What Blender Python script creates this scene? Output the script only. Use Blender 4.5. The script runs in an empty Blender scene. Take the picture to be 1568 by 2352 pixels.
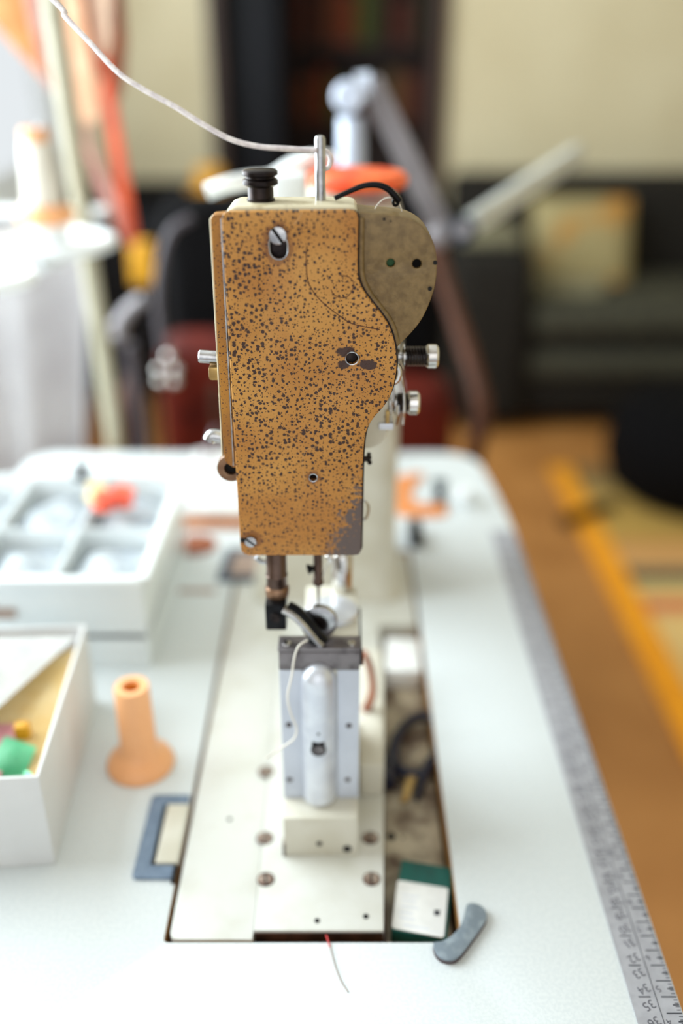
import bpy, bmesh, math, random
from mathutils import Vector, Matrix
random.seed(7)
S = bpy.context.scene
COL = S.collection
# ---------------------------------------------------------------- camera, world, lights, exposure
# table top is z = 0, the room's floor is z = -0.76, +y runs along the machine's arm
PITCH = math.radians(27.1); FPX = 2150.0; CH = 0.484
cam = bpy.data.cameras.new('camera'); camo = bpy.data.objects.new('camera', cam); COL.objects.link(camo)
camo.location = (0, 0, CH); camo.rotation_euler = (math.pi/2 - PITCH, 0, 0)
cam.sensor_fit = 'VERTICAL'; cam.sensor_height = 36.0; cam.lens = FPX/2352*36.0
cam.clip_start = 0.02; cam.dof.use_dof = True; cam.dof.focus_distance = 0.500; cam.dof.aperture_fstop = 1.7
S.camera = camo
w = bpy.data.worlds.new('world'); S.world = w; w.use_nodes = True
bg = w.node_tree.nodes['Background']; bg.inputs[0].default_value = (0.92, 0.97, 1.0, 1); bg.inputs[1].default_value = 0.6
def area(name, loc, rot, sx, sy, power, colr):
    l = bpy.data.lights.new(name, 'AREA'); l.shape = 'RECTANGLE'; l.size = sx; l.size_y = sy
    l.energy = power; l.color = colr
    o = bpy.data.objects.new(name, l); COL.objects.link(o); o.location = loc; o.rotation_euler = rot
    return o
area('daylight_left_window', (-1.22, 1.45, 0.95), (0, -math.pi/2, 0), 1.9, 2.6, 104, (0.85, 0.955, 1.0))
area('rear_fill_light', (-0.35, -1.25, 1.0), (math.pi/2, 0, 0), 1.8, 1.5, 5, (1.0, 0.97, 0.92))  # added fill from the open rear side, no window is there
S.view_settings.view_transform = 'Standard'; S.view_settings.look = 'None'
S.view_settings.gamma = 1.0; S.view_settings.use_curve_mapping = False
S.view_settings.exposure = 0.55
# ---------------------------------------------------------------- measuring helpers
CP, SP = math.cos(PITCH), math.sin(PITCH)
def ray(u, v):
    t = (1176 - v)/FPX
    return Vector(((u - 784)/FPX, CP + t*SP, -SP + t*CP))
def P(u, v, Y):                                   # point on the upright plane at depth Y
    d = ray(u, v); return Vector((0, 0, CH)) + d*(Y/d.y)
def G(u, v, z=0.0):                               # point on the level plane at height z
    d = ray(u, v); return Vector((0, 0, CH)) + d*((z - CH)/d.z)
# ---------------------------------------------------------------- materials
def lin(c):
    return tuple(((x/255)/12.92 if x/255 <= 0.04045 else ((x/255 + 0.055)/1.055)**2.4) for x in c) + (1.0,)
MC = {}
def mat(name, c, rough=0.5, metal=0.0, c2=None, sc=40, lo=0.4, hi=0.6, bump=0.0, bsc=None, trans=0.0, spec=0.5, coat=0.0, detail=4, stretch=None, sub=0.0):
    if name in MC: return MC[name]
    m = bpy.data.materials.new(name); m.use_nodes = True; nt = m.node_tree; n = nt.nodes; L = nt.links
    b = n['Principled BSDF']; b.inputs['Roughness'].default_value = rough; b.inputs['Metallic'].default_value = metal
    b.inputs['Specular IOR Level'].default_value = spec; b.inputs['Coat Weight'].default_value = coat
    b.inputs['Transmission Weight'].default_value = trans
    tc = n.new('ShaderNodeTexCoord'); src = tc.outputs['Object']
    if stretch:
        mp = n.new('ShaderNodeMapping'); mp.inputs['Scale'].default_value = stretch; L.new(src, mp.inputs[0]); src = mp.outputs[0]
    nz = n.new('ShaderNodeTexNoise'); nz.inputs['Scale'].default_value = sc; nz.inputs['Detail'].default_value = detail; L.new(src, nz.inputs['Vector'])
    r = n.new('ShaderNodeValToRGB'); r.color_ramp.elements[0].position = lo; r.color_ramp.elements[1].position = hi
    c = lin(c)
    c2 = lin(c2) if c2 else tuple(x*0.86 for x in c[:3]) + (1,)
    r.color_ramp.elements[0].color = c; r.color_ramp.elements[1].color = c2
    L.new(nz.outputs['Fac'], r.inputs[0]); L.new(r.outputs[0], b.inputs['Base Color'])
    if bump:
        nb = n.new('ShaderNodeTexNoise'); nb.inputs['Scale'].default_value = bsc or sc*4; L.new(src, nb.inputs['Vector'])
        bp = n.new('ShaderNodeBump'); bp.inputs['Strength'].default_value = bump; bp.inputs['Distance'].default_value = 0.001
        L.new(nb.outputs['Fac'], bp.inputs['Height']); L.new(bp.outputs[0], b.inputs['Normal'])
    MC[name] = m; return m

def hammered(name, base, base2, dot, vs=400, thr=0.36, wear=True):
    """hammer-finish enamel: brown dots (voronoi) on ochre, worn to bare metal at one corner"""
    m = bpy.data.materials.new(name); m.use_nodes = True; nt = m.node_tree; n = nt.nodes; L = nt.links
    b = n['Principled BSDF']
    mp0 = n.new('ShaderNodeMapping'); mp0.inputs['Location'].default_value = (-.02, .60, -.02)   # part space -> place space
    L.new(n.new('ShaderNodeTexCoord').outputs['Object'], mp0.inputs[0]); tc = mp0.outputs[0]
    def math_(op, a, c=None, cl=False):
        q = n.new('ShaderNodeMath'); q.operation = op; q.use_clamp = cl
        for i, x in enumerate((a, c)):
            if x is None: continue
            if isinstance(x, (int, float)): q.inputs[i].default_value = x
            else: L.new(x, q.inputs[i])
        return q.outputs[0]
    def noise(s, d=3):
        q = n.new('ShaderNodeTexNoise'); q.inputs['Scale'].default_value = s; q.inputs['Detail'].default_value = d; L.new(tc, q.inputs['Vector']); return q
    nd = noise(600, 2); vm = n.new('ShaderNodeVectorMath'); vm.operation = 'SCALE'; vm.inputs['Scale'].default_value = 0.0016
    L.new(nd.outputs['Color'], vm.inputs[0])
    va = n.new('ShaderNodeVectorMath'); va.operation = 'ADD'; L.new(tc, va.inputs[0]); L.new(vm.outputs[0], va.inputs[1])
    sxx = n.new('ShaderNodeSeparateXYZ'); L.new(va.outputs[0], sxx.inputs[0])
    flat = n.new('ShaderNodeCombineXYZ'); L.new(sxx.outputs[0], flat.inputs[0]); L.new(sxx.outputs[2], flat.inputs[1])
    v1 = n.new('ShaderNodeTexVoronoi'); v1.voronoi_dimensions = '2D'; v1.inputs['Scale'].default_value = vs; L.new(flat.outputs[0], v1.inputs['Vector'])
    v2 = n.new('ShaderNodeTexVoronoi'); v2.voronoi_dimensions = '2D'; v2.inputs['Scale'].default_value = vs*1.63; L.new(flat.outputs[0], v2.inputs['Vector'])
    dens = noise(16, 1)
    th1 = math_('MULTIPLY', math_('ADD', math_('MULTIPLY', dens.outputs['Fac'], .55), .22), thr*1.9)
    vc = n.new('ShaderNodeSeparateColor'); L.new(v1.outputs['Color'], vc.inputs[0])
    th1 = math_('MULTIPLY', th1, math_('ADD', math_('MULTIPLY', vc.outputs[0], 0.95), 0.38))
    d1 = math_('MULTIPLY', math_('SUBTRACT', th1, v1.outputs['Distance']), 9, True)
    vc2 = n.new('ShaderNodeSeparateColor'); L.new(v2.outputs['Color'], vc2.inputs[0])
    th2 = math_('MULTIPLY', vc2.outputs[0], thr*0.75)
    d2 = math_('MULTIPLY', math_('SUBTRACT', th2, v2.outputs['Distance']), 8, True)
    dots = math_('MAXIMUM', d1, d2)
    nb = noise(22, 4); r = n.new('ShaderNodeValToRGB'); r.color_ramp.elements[0].position = .38; r.color_ramp.elements[1].position = .62
    r.color_ramp.elements[0].color = lin(base); r.color_ramp.elements[1].color = lin(base2); L.new(nb.outputs['Fac'], r.inputs[0])
    mx = n.new('ShaderNodeMix'); mx.data_type = 'RGBA'; L.new(dots, mx.inputs[0]); L.new(r.outputs[0], mx.inputs[6]); mx.inputs[7].default_value = lin(dot)
    out = mx.outputs[2]; rough = 0.42
    if wear:
        sx = n.new('ShaderNodeSeparateXYZ'); L.new(tc, sx.inputs[0])
        # worn patch: low right corner (x high, z low)
        a = math_('MULTIPLY', math_('SUBTRACT', sx.outputs[0], -0.004), 62)
        c = math_('MULTIPLY', math_('SUBTRACT', 0.262, sx.outputs[2]), 27)
        s = math_('ADD', a, c); nz = noise(330, 5)
        s2 = math_('SUBTRACT', math_('ADD', s, math_('MULTIPLY', nz.outputs['Fac'], 3.2)), 2.45)
        wr = math_('MULTIPLY', s2, 2.2, True)
        gate = math_('MULTIPLY', math_('SUBTRACT', 0.276, sx.outputs[2]), 50, True)
        gate2 = math_('MULTIPLY', math_('SUBTRACT', sx.outputs[0], -0.020), 60, True)
        wr = math_('MULTIPLY', math_('MULTIPLY', wr, gate), gate2)
        m2 = n.new('ShaderNodeMix'); m2.data_type = 'RGBA'; L.new(wr, m2.inputs[0]); L.new(out, m2.inputs[6]); m2.inputs[7].default_value = lin((98, 84, 80)); out = m2.outputs[2]
        # greasy stain either side of the upper right screw hole
        def blob(cx, cz, rx, rz):
            ex = math_('MULTIPLY', math_('SUBTRACT', sx.outputs[0], cx), 1/rx); ez = math_('MULTIPLY', math_('SUBTRACT', sx.outputs[2], cz), 1/rz)
            d = math_('ADD', math_('MULTIPLY', ex, ex), math_('MULTIPLY', ez, ez))
            d = math_('ADD', d, math_('MULTIPLY', math_('SUBTRACT', nz.outputs['Fac'], .5), 1.6))
            return math_('MULTIPLY', math_('SUBTRACT', 1.0, d), 3, True)
        p1 = P(795, 808, .476); p2 = P(845, 838, .476); p3 = P(788, 838, .476)
        s_ = math_('MAXIMUM', math_('MAXIMUM', blob(p1.x, p1.z, .0062, .0028), blob(p2.x, p2.z, .0052, .0030)), blob(p3.x, p3.z, .0035, .0025))
        m3 = n.new('ShaderNodeMix'); m3.data_type = 'RGBA'; L.new(s_, m3.inputs[0]); L.new(out, m3.inputs[6]); m3.inputs[7].default_value = lin((62, 34, 22)); out = m3.outputs[2]
        q1 = P(638, 560, .476); q2 = P(719, 1097, .476); q3 = P(578, 1240, .476)
        g_ = math_('MAXIMUM', math_('MAXIMUM', blob(q1.x, q1.z, .0085, .0115), blob(q2.x, q2.z, .0045, .0045)), blob(q3.x, q3.z, .007, .006))
        m4 = n.new('ShaderNodeMix'); m4.data_type = 'RGBA'; L.new(math_('MULTIPLY', g_, .6), m4.inputs[0]); L.new(out, m4.inputs[6]); m4.inputs[7].default_value = lin((110, 58, 22)); out = m4.outputs[2]
    L.new(out, b.inputs['Base Color']); b.inputs['Roughness'].default_value = rough
    bp = n.new('ShaderNodeBump'); bp.inputs['Strength'].default_value = .35; bp.inputs['Distance'].default_value = .0004; bp.invert = True
    L.new(dots, bp.inputs['Height']); L.new(bp.outputs[0], b.inputs['Normal'])
    return m

M = dict(
 plate=hammered('ochre hammer-finish enamel', (200, 144, 66), (180, 120, 46), (56, 28, 14)),
 side=hammered('ochre enamel side cover', (178, 122, 40), (150, 96, 28), (84, 48, 22), vs=520, thr=.22, wear=False),
 guard=mat('olive tan enamel', (134, 110, 68), .45, 0, (108, 86, 48), 260, .35, .68, .25, 900),
 cream=mat('cream machine enamel', (212, 208, 194), .32, 0, (198, 192, 174), 30, .4, .7),
 creamtop=mat('cream enamel with worn edge', (224, 214, 184), .35, 0, (178, 162, 122), 90, .55, .72, .1, 500),
 bedw=mat('off-white machine bed enamel', (212, 212, 206), .3, 0, (198, 196, 184), 24, .45, .75),
 tray=mat('stained cream enamel tray', (196, 184, 160), .45, 0, (84, 60, 42), 38, .40, .66, .1, 200, detail=8),
 steel=mat('bright steel', (196, 196, 198), .26, 1, (160, 160, 164), 120),
 satin=mat('satin aluminium', (224, 228, 236), .34, .55, (210, 214, 224), 60),
 chrome=mat('polished nickel', (225, 222, 218), .12, 1, (190, 186, 182), 80),
 dark=mat('dark browned steel', (52, 44, 42), .33, .85, (30, 24, 24), 150),
 black=mat('black oxide steel', (20, 20, 24), .35, .7, (12, 12, 14), 90),
 brownmetal=mat('aged brown steel bar', (104, 84, 74), .25, .8, (64, 48, 42), 90, .35, .7),
 bronze=mat('bronze collar', (156, 122, 96), .35, .75, (112, 82, 62), 90),
 greyplate=mat('grey painted metal panel', (204, 210, 222), .42, .1, (194, 200, 212), 30),
 darkplate=mat('dull grey steel plate', (130, 124, 126), .4, .75, (98, 92, 94), 90),
 hole=mat('hole interior', (10, 8, 8), .8),
 rust=mat('brown oily metal edge', (84, 54, 42), .5, .3, (48, 30, 24), 80),
 thread=mat('white waxed cord', (232, 224, 222), .55, 0, (208, 198, 200), 300, bump=.3, bsc=1500),
 finethread=mat('white thread', (234, 228, 216), .6),
 redthread=mat('red thread', (206, 60, 60), .6),
 laminate=mat('white linen-grain laminate', (216, 221, 222), .5, 0, (208, 214, 216), 500, .4, .6, .12, 1200),
 plywood=mat('raw plywood edge', (196, 146, 84), .7, 0, (146, 98, 52), 60, stretch=(1, 1, 12)),
 tape=mat('shade-grey printed tape', (168, 168, 174), .5, 0, (156, 156, 162), 90),  # flat grey in place of shade on the edge facing away
 ink=mat('dark ink', (38, 42, 52), .6),
 tapeline=mat('grey ink', (98, 98, 106), .6),
 bluegrey=mat('blue grey rubber', (112, 130, 152), .55, 0, (98, 116, 138), 160, bump=.15),
 rubber=mat('grey rubber', (116, 128, 138), .5, 0, (146, 158, 166), 160, .45, .75, .15),
 rubberside=mat('grey-brown rubber edge', (84, 70, 72), .6),
 peach=mat('peach plastic', (240, 176, 124), .38, 0, (236, 168, 114), 20),
 orangein=mat('deep orange plastic', (236, 150, 60), .5),
 card=mat('white coated cardboard', (226, 226, 226), .6, 0, (216, 216, 216), 14),
 cardin=mat('brown cardboard inner', (150, 120, 92), .8),
 paper=mat('white paper', (240, 240, 238), .7),
 pink=mat('pink paper', (242, 184, 190), .7, 0, (236, 170, 178)),
 green=mat('green plastic', (138, 226, 178), .4, 0, (100, 204, 150)),
 yellow=mat('yellow paper', (250, 228, 176), .7, 0, (246, 216, 150)),
 mustard=mat('mustard yellow', (214, 156, 12), .6, 0, (190, 130, 8)),
 frost=mat('frosted white plastic', (232, 236, 236), .35, 0, (222, 228, 230), 10, sub=.1),
 polybag=mat('clear plastic bag with small parts', (228, 234, 238), .25, 0, (178, 188, 204), 60, .5, .72, .4, 90),
 coral=mat('coral red plastic', (232, 84, 62), .45, 0, (244, 120, 90), 30),
 orange=mat('orange-red plastic', (238, 78, 34), .4, 0, (248, 120, 60), 60, .45, .6),
 leather=mat('tan leather', (216, 138, 80), .6, 0, (196, 118, 62), 30, bump=.2, bsc=300),
 leather2=mat('brown leather', (150, 84, 50), .55, 0, (120, 62, 38), 20, bump=.2, bsc=300),
 leather3=mat('peach leather', (232, 184, 150), .6, 0, (214, 158, 122), 20),
 leather4=mat('orange red leather', (214, 88, 46), .55, 0, (190, 66, 34), 20),
 leather5=mat('dusty pink leather', (196, 144, 132), .6, 0, (168, 116, 104), 20),
 redbrown=mat('rust red leather', (98, 28, 14), .6, 0, (72, 18, 10), 12, spec=.15),
 wood=mat('dark brown wood', (84, 48, 30), .55, 0, (60, 34, 22), 20, stretch=(6, 6, 1), spec=.2),
 blackfab=mat('black upholstery', (12, 11, 12), .9, 0, (8, 7, 8), 60, spec=.08),
 blackplastic=mat('black plastic', (18, 18, 22), .6, spec=.2),
 navy=mat('dark navy plastic', (22, 26, 52), .35, 0, (16, 18, 40), 60),
 brass=mat('brass blade', (196, 166, 106), .35, .7, (160, 130, 80), 80),
 teal=mat('dark green card', (8, 92, 84), .5, 0, (4, 78, 72), 60),
 tealdark=mat('deep green card edge', (10, 40, 50), .5),
 faint=mat('pale grey ink', (226, 229, 235), .6),
 wallm=mat('cream wall paint', (202, 190, 158), .85, 0, (195, 182, 149), 3),
 wallw=mat('white wall paint', (214, 214, 208), .85, 0, (206, 206, 200), 3),
 ceil=mat('white ceiling paint', (220, 218, 212), .9),
 floorm=mat('warm brown floor', (180, 124, 66), .5, 0, (158, 104, 50), 5, .35, .7, .05, 60),
 frame=mat('white painted window frame', (232, 234, 234), .45),
 darkframe=mat('black painted door', (16, 17, 23), .6, 0, (12, 13, 18), 6, spec=.2),
 darkwood=mat('very dark brown shelf', (58, 34, 22), .6, 0, (40, 22, 14), 12, stretch=(1, 1, 5)),
 sofa=mat('dark grey-brown sofa fabric', (38, 35, 31), .9, 0, (30, 28, 25), 40, spec=.1),
 sofa2=mat('grey-green seat fabric', (72, 71, 58), .9, 0, (58, 56, 48), 30, spec=.1),
 cushion=mat('ochre patterned cushion fabric', (150, 136, 94), .85, 0, (168, 118, 46), 8, .52, .62),
 towel=mat('pale beige cloth', (124, 118, 92), .9, 0, (110, 104, 80), 20),
 metalgrey=mat('silver grey lamp enamel', (140, 135, 138), .45, .4, (126, 121, 124), 20),
 lampwhite=mat('pale blue-grey lamp enamel', (206, 214, 230), .35, .2, (190, 200, 220), 20),
 standcream=mat("cream painted tube", (176, 170, 148), .6, 0, (166, 160, 138), 20),
 whitepl=mat('white plastic', (238, 242, 242), .35, 0, (230, 234, 236), 10),
 cable=mat('grey cable sleeve', (72, 66, 72), .6),
 linen=mat('pale grey cloth', (206, 204, 204), .85, 0, (190, 187, 188), 6),
 tan=mat('tan card', (170, 146, 132), .6), slate=mat('slate blue metal', (70, 84, 100), .45, .3),
)
# rug: stripes across, along y
def rugmat():
    m = bpy.data.materials.new('striped rug weave'); m.use_nodes = True; n = m.node_tree.nodes; L = m.node_tree.links
    tc = n.new('ShaderNodeTexCoord'); sx = n.new('ShaderNodeSeparateXYZ'); L.new(tc.outputs['Object'], sx.inputs[0])
    q = n.new('ShaderNodeMapRange'); q.inputs[1].default_value = -0.9; q.inputs[2].default_value = 0.9; L.new(sx.outputs[1], q.inputs[0])
    r = n.new('ShaderNodeValToRGB'); r.color_ramp.interpolation = 'CONSTANT'; e = r.color_ramp.elements
    # object y = world y - 1.9
    def f(Y): return (Y - 1.9 + .9)/1.8
    bands = [(1.0, (206, 170, 106)), (1.75, (214, 178, 112)), (1.88, (196, 112, 70)), (1.95, (206, 178, 110)), (2.02, (74, 72, 60)), (2.09, (196, 148, 88)), (2.20, (186, 130, 72)), (2.24, (176, 140, 66)), (2.52, (158, 128, 70)), (2.62, (120, 92, 50))]
    e[0].position = 0; e[0].color = lin(bands[0][1]); e[1].position = f(bands[1][0]); e[1].color = lin(bands[1][1])
    for Y, c in bands[2:]:
        k = e.new(f(Y)); k.color = lin(c)
    L.new(q.outputs[0], r.inputs[0]); L.new(r.outputs[0], n['Principled BSDF'].inputs['Base Color']); n['Principled BSDF'].inputs['Roughness'].default_value = .9
    return m
M['rug'] = rugmat()
# ---------------------------------------------------------------- mesh helpers
def catmull(pts, n=8, closed=False):
    pts = [Vector(p) for p in pts]; out = []; N = len(pts)
    rng = range(N if closed else N - 1)
    for i in rng:
        if closed: p0, p1, p2, p3 = pts[(i-1) % N], pts[i], pts[(i+1) % N], pts[(i+2) % N]
        else: p0, p1, p2, p3 = pts[max(i-1, 0)], pts[i], pts[i+1], pts[min(i+2, N-1)]
        for k in range(n):
            t = k/n
            out.append(0.5*((2*p1) + (p2-p0)*t + (2*p0-5*p1+4*p2-p3)*t*t + (3*p1-p0-3*p2+p3)*t**3))
    if not closed: out.append(pts[-1])
    return out
def rp(pts, r, n=5):
    out = []; N = len(pts)
    if not isinstance(r, (list, tuple)): r = [r]*N
    for i in range(N):
        p = Vector(pts[i][:2]); a = Vector(pts[i-1][:2]); b = Vector(pts[(i+1) % N][:2])
        rr = min(r[i], (a-p).length*.49, (b-p).length*.49)
        if rr <= 0: out.append(tuple(p)); continue
        s = p + (a-p).normalized()*rr; e = p + (b-p).normalized()*rr
        for k in range(n+1):
            t = k/n; q = s*(1-t)**2 + p*2*t*(1-t) + e*t*t; out.append((q.x, q.y))
    return out
class MB:
    def __init__(s): s.bm = bmesh.new()
    def add(s, b2, mtx=None):
        if mtx is not None: bmesh.ops.transform(b2, matrix=mtx, verts=b2.verts)
        me = bpy.data.meshes.new('tmp'); b2.to_mesh(me); b2.free(); s.bm.from_mesh(me); bpy.data.meshes.remove(me); return s
    def box(s, x0, x1, y0, y1, z0, z1, b=0.0, seg=2, mtx=None):
        q = bmesh.new(); bmesh.ops.create_cube(q, size=1)
        bmesh.ops.transform(q, matrix=Matrix.Translation(((x0+x1)/2, (y0+y1)/2, (z0+z1)/2)) @ Matrix.Diagonal((abs(x1-x0), abs(y1-y0), abs(z1-z0), 1)), verts=q.verts)
        if b > 0: bmesh.ops.bevel(q, geom=q.edges[:], offset=b, segments=seg, profile=.6, affect='EDGES')
        return s.add(q, mtx)
    def prism(s, poly, a0, a1, b=0.0, axis='z', mtx=None, seg=2):
        q = bmesh.new()
        def pt(p, h): return (p[0], p[1], h) if axis == 'z' else ((p[0], h, p[1]) if axis == 'y' else (h, p[0], p[1]))
        lo = [q.verts.new(pt(p, a0)) for p in poly]; hi = [q.verts.new(pt(p, a1)) for p in poly]
        q.faces.new(lo); q.faces.new(hi); N = len(poly)
        for i in range(N): q.faces.new((lo[i], lo[(i+1) % N], hi[(i+1) % N], hi[i]))
        bmesh.ops.recalc_face_normals(q, faces=q.faces)
        if b > 0:
            es = [e for e in q.edges if len(e.link_faces) == 2 and any(len(f.verts) > 4 or f.verts[0] in lo and all(v in lo for v in f.verts) or all(v in hi for v in f.verts) for f in e.link_faces)]
            bmesh.ops.bevel(q, geom=es, offset=b, segments=seg, profile=.6, affect='EDGES', clamp_overlap=True)
        return s.add(q, mtx)
    def lathe(s, prof, c, axis=(0, 0, 1), seg=40, mtx=None):
        ax = Vector(axis).normalized(); rot = Vector((0, 0, 1)).rotation_difference(ax).to_matrix().to_4x4(); q = bmesh.new(); rings = []
        for r, h in prof:
            if r < 1e-6: rings.append([q.verts.new((0, 0, h))])
            else: rings.append([q.verts.new((r*math.cos(2*math.pi*k/seg), r*math.sin(2*math.pi*k/seg), h)) for k in range(seg)])
        for A, B in zip(rings, rings[1:]):
            for k in range(seg):
                k2 = (k+1) % seg
                if len(A) == 1 and len(B) == 1: continue
                if len(A) == 1: q.faces.new((A[0], B[k2], B[k]))
                elif len(B) == 1: q.faces.new((A[k], A[k2], B[0]))
                else: q.faces.new((A[k], A[k2], B[k2], B[k]))
        loop = tuple(prof[0]) == tuple(prof[-1])
        if len(rings[0]) > 1 and not loop: q.faces.new(rings[0][::-1])
        if len(rings[-1]) > 1 and not loop: q.faces.new(rings[-1])
        bmesh.ops.recalc_face_normals(q, faces=q.faces)
        m = Matrix.Translation(Vector(c)) @ rot
        return s.add(q, (mtx @ m) if mtx is not None else m)
    def cyl(s, p0, p1, r0, r1=None, seg=28, b=0.0):
        p0, p1 = Vector(p0), Vector(p1); h = (p1-p0).length; r1 = r0 if r1 is None else r1
        pr = [(0, 0), (r0-b, 0), (r0, b), (r1, h-b), (r1-b, h), (0, h)] if b else [(0, 0), (r0, 0), (r1, h), (0, h)]
        return s.lathe(pr, p0, p1-p0, seg)
    def tube(s, pts, r, seg=12, closed=False, flat=None):
        pts = [Vector(p) for p in pts]; q = bmesh.new(); N = len(pts); rings = []
        up = Vector((0.13, 0.21, 1)).normalized(); prev = None
        for i, p in enumerate(pts):
            a = pts[(i-1) % N] if closed or i > 0 else p; b_ = pts[(i+1) % N] if closed or i < N-1 else p
            t = (b_-a).normalized()
            if prev is None: nrm = t.cross(up); nrm = nrm if nrm.length > 1e-4 else t.cross(Vector((1, 0, 0)))
            else: nrm = prev - t*prev.dot(t)
            nrm.normalize(); prev = nrm; bn = t.cross(nrm)
            rr = r[i] if isinstance(r, (list, tuple)) else r
            fl = flat or (1, 1)
            rings.append([q.verts.new(p + nrm*math.cos(2*math.pi*k/seg)*rr*fl[0] + bn*math.sin(2*math.pi*k/seg)*rr*fl[1]) for k in range(seg)])
        for i in range(N if closed else N-1):
            A, B = rings[i], rings[(i+1) % N]
            for k in range(seg): q.faces.new((A[k], A[(k+1) % seg], B[(k+1) % seg], B[k]))
        if not closed: q.faces.new(rings[0][::-1]); q.faces.new(rings[-1])
        bmesh.ops.recalc_face_normals(q, faces=q.faces)
        return s.add(q)
    def ball(s, c, r, seg=20, sc=(1, 1, 1)):
        q = bmesh.new(); bmesh.ops.create_uvsphere(q, u_segments=seg, v_segments=seg//2, radius=r)
        return s.add(q, Matrix.Translation(Vector(c)) @ Matrix.Diagonal((*sc, 1)))
    def sheet(s, fn, nu, nv, th):
        """thick sheet from fn(u,v)->point"""
        q = bmesh.new(); g = [[q.verts.new(fn(i/nu, j/nv)) for j in range(nv+1)] for i in range(nu+1)]
        for i in range(nu):
            for j in range(nv): q.faces.new((g[i][j], g[i+1][j], g[i+1][j+1], g[i][j+1]))
        bmesh.ops.solidify(q, geom=q.faces[:], thickness=th)
        bmesh.ops.recalc_face_normals(q, faces=q.faces)
        return s.add(q)
    def build(s, name, m, parent=None, label=None, origin=None, sharp=38):
        bm = s.bm
        for f in bm.faces: f.smooth = True
        lim = math.radians(sharp)
        for e in bm.edges:
            e.smooth = not (len(e.link_faces) == 2 and e.calc_face_angle(0) > lim)
        if parent is not None: off = wloc(parent)
        elif origin is not None: off = Vector(origin)
        else:
            xs = [v.co for v in bm.verts]; off = Vector(((min(v.x for v in xs)+max(v.x for v in xs))/2, (min(v.y for v in xs)+max(v.y for v in xs))/2, min(v.z for v in xs)))
        bmesh.ops.translate(bm, verts=bm.verts, vec=-off)
        me = bpy.data.meshes.new(name); bm.to_mesh(me); bm.free(); me.materials.append(m)
        o = bpy.data.objects.new(name, me); COL.objects.link(o)
        if parent is not None: o.parent = parent
        else: o.location = off
        if label: o['label'] = label
        return o
def wloc(o):
    v = Vector((0, 0, 0))
    while o is not None: v += Vector(o.location); o = o.parent
    return v
def tag(o, label=None, cat=None, group=None, kind=None):
    if label: o['label'] = label
    if cat: o['category'] = cat
    if group: o['group'] = group
    if kind: o['kind'] = kind
    return o
def empty(name, loc, label, cat, group=None):
    o = bpy.data.objects.new(name, None); o.empty_display_size = .02; COL.objects.link(o); o.location = loc
    return tag(o, label, cat, group)
def struct(name, mb, m): o = mb.build(name, m); o['kind'] = 'structure'; return o
def copy_tree(o, parent=None):
    c = o.copy(); COL.objects.link(c); c.parent = parent
    for ch in list(o.children): copy_tree(ch, c)
    return c
def plate(outline, holes, y0, y1, bevel=0.0):
    """flat plate with real holes; outline in (x,z), between y0 and y1 -> MB"""
    cu = bpy.data.curves.new('tmpc', 'CURVE'); cu.dimensions = '2D'; cu.fill_mode = 'BOTH'
    for poly in [outline] + holes:
        sp = cu.splines.new('POLY'); sp.points.add(len(poly)-1); sp.use_cyclic_u = True
        for p, q in zip(sp.points, poly): p.co = (q[0]*1000, q[1]*1000, 0, 1)
    e = abs(y1-y0)/2*1000 - bevel*1000
    cu.extrude = e; cu.bevel_depth = bevel*1000; cu.bevel_resolution = 2; cu.offset = -bevel*1000
    ob = bpy.data.objects.new('tmpc', cu); COL.objects.link(ob)
    dg = bpy.context.evaluated_depsgraph_get(); me = bpy.data.meshes.new_from_object(ob.evaluated_get(dg))
    b = MB(); b.bm.from_mesh(me); bpy.data.meshes.remove(me); bpy.data.objects.remove(ob); bpy.data.curves.remove(cu)
    bmesh.ops.remove_doubles(b.bm, verts=b.bm.verts, dist=1e-3)
    for v in b.bm.verts: v.co = Vector((v.co.x/1000, (y0+y1)/2 + v.co.z/1000, v.co.y/1000))
    bmesh.ops.recalc_face_normals(b.bm, faces=b.bm.faces)
    return b
def platez(outline, holes, z0, z1, bevel=0.0):
    b = plate(outline, holes, z0, z1, bevel)
    for v in b.bm.verts: v.co = Vector((v.co.x, v.co.z, v.co.y))
    bmesh.ops.recalc_face_normals(b.bm, faces=b.bm.faces)
    return b
def circ(cx, cy, r, n=28): return [(cx+r*math.cos(2*math.pi*k/n), cy+r*math.sin(2*math.pi*k/n)) for k in range(n)]
def text_mesh(txt, size):
    cu = bpy.data.curves.new('tmpt', 'FONT'); cu.body = txt; cu.size = size; cu.align_x = 'CENTER'; cu.align_y = 'CENTER'; cu.extrude = .00005
    ob = bpy.data.objects.new('tmpt', cu); COL.objects.link(ob)
    me = bpy.data.meshes.new_from_object(ob.evaluated_get(bpy.context.evaluated_depsgraph_get()))
    q = bmesh.new(); q.from_mesh(me); bpy.data.meshes.remove(me); bpy.data.objects.remove(ob); bpy.data.curves.remove(cu); return q

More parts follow.
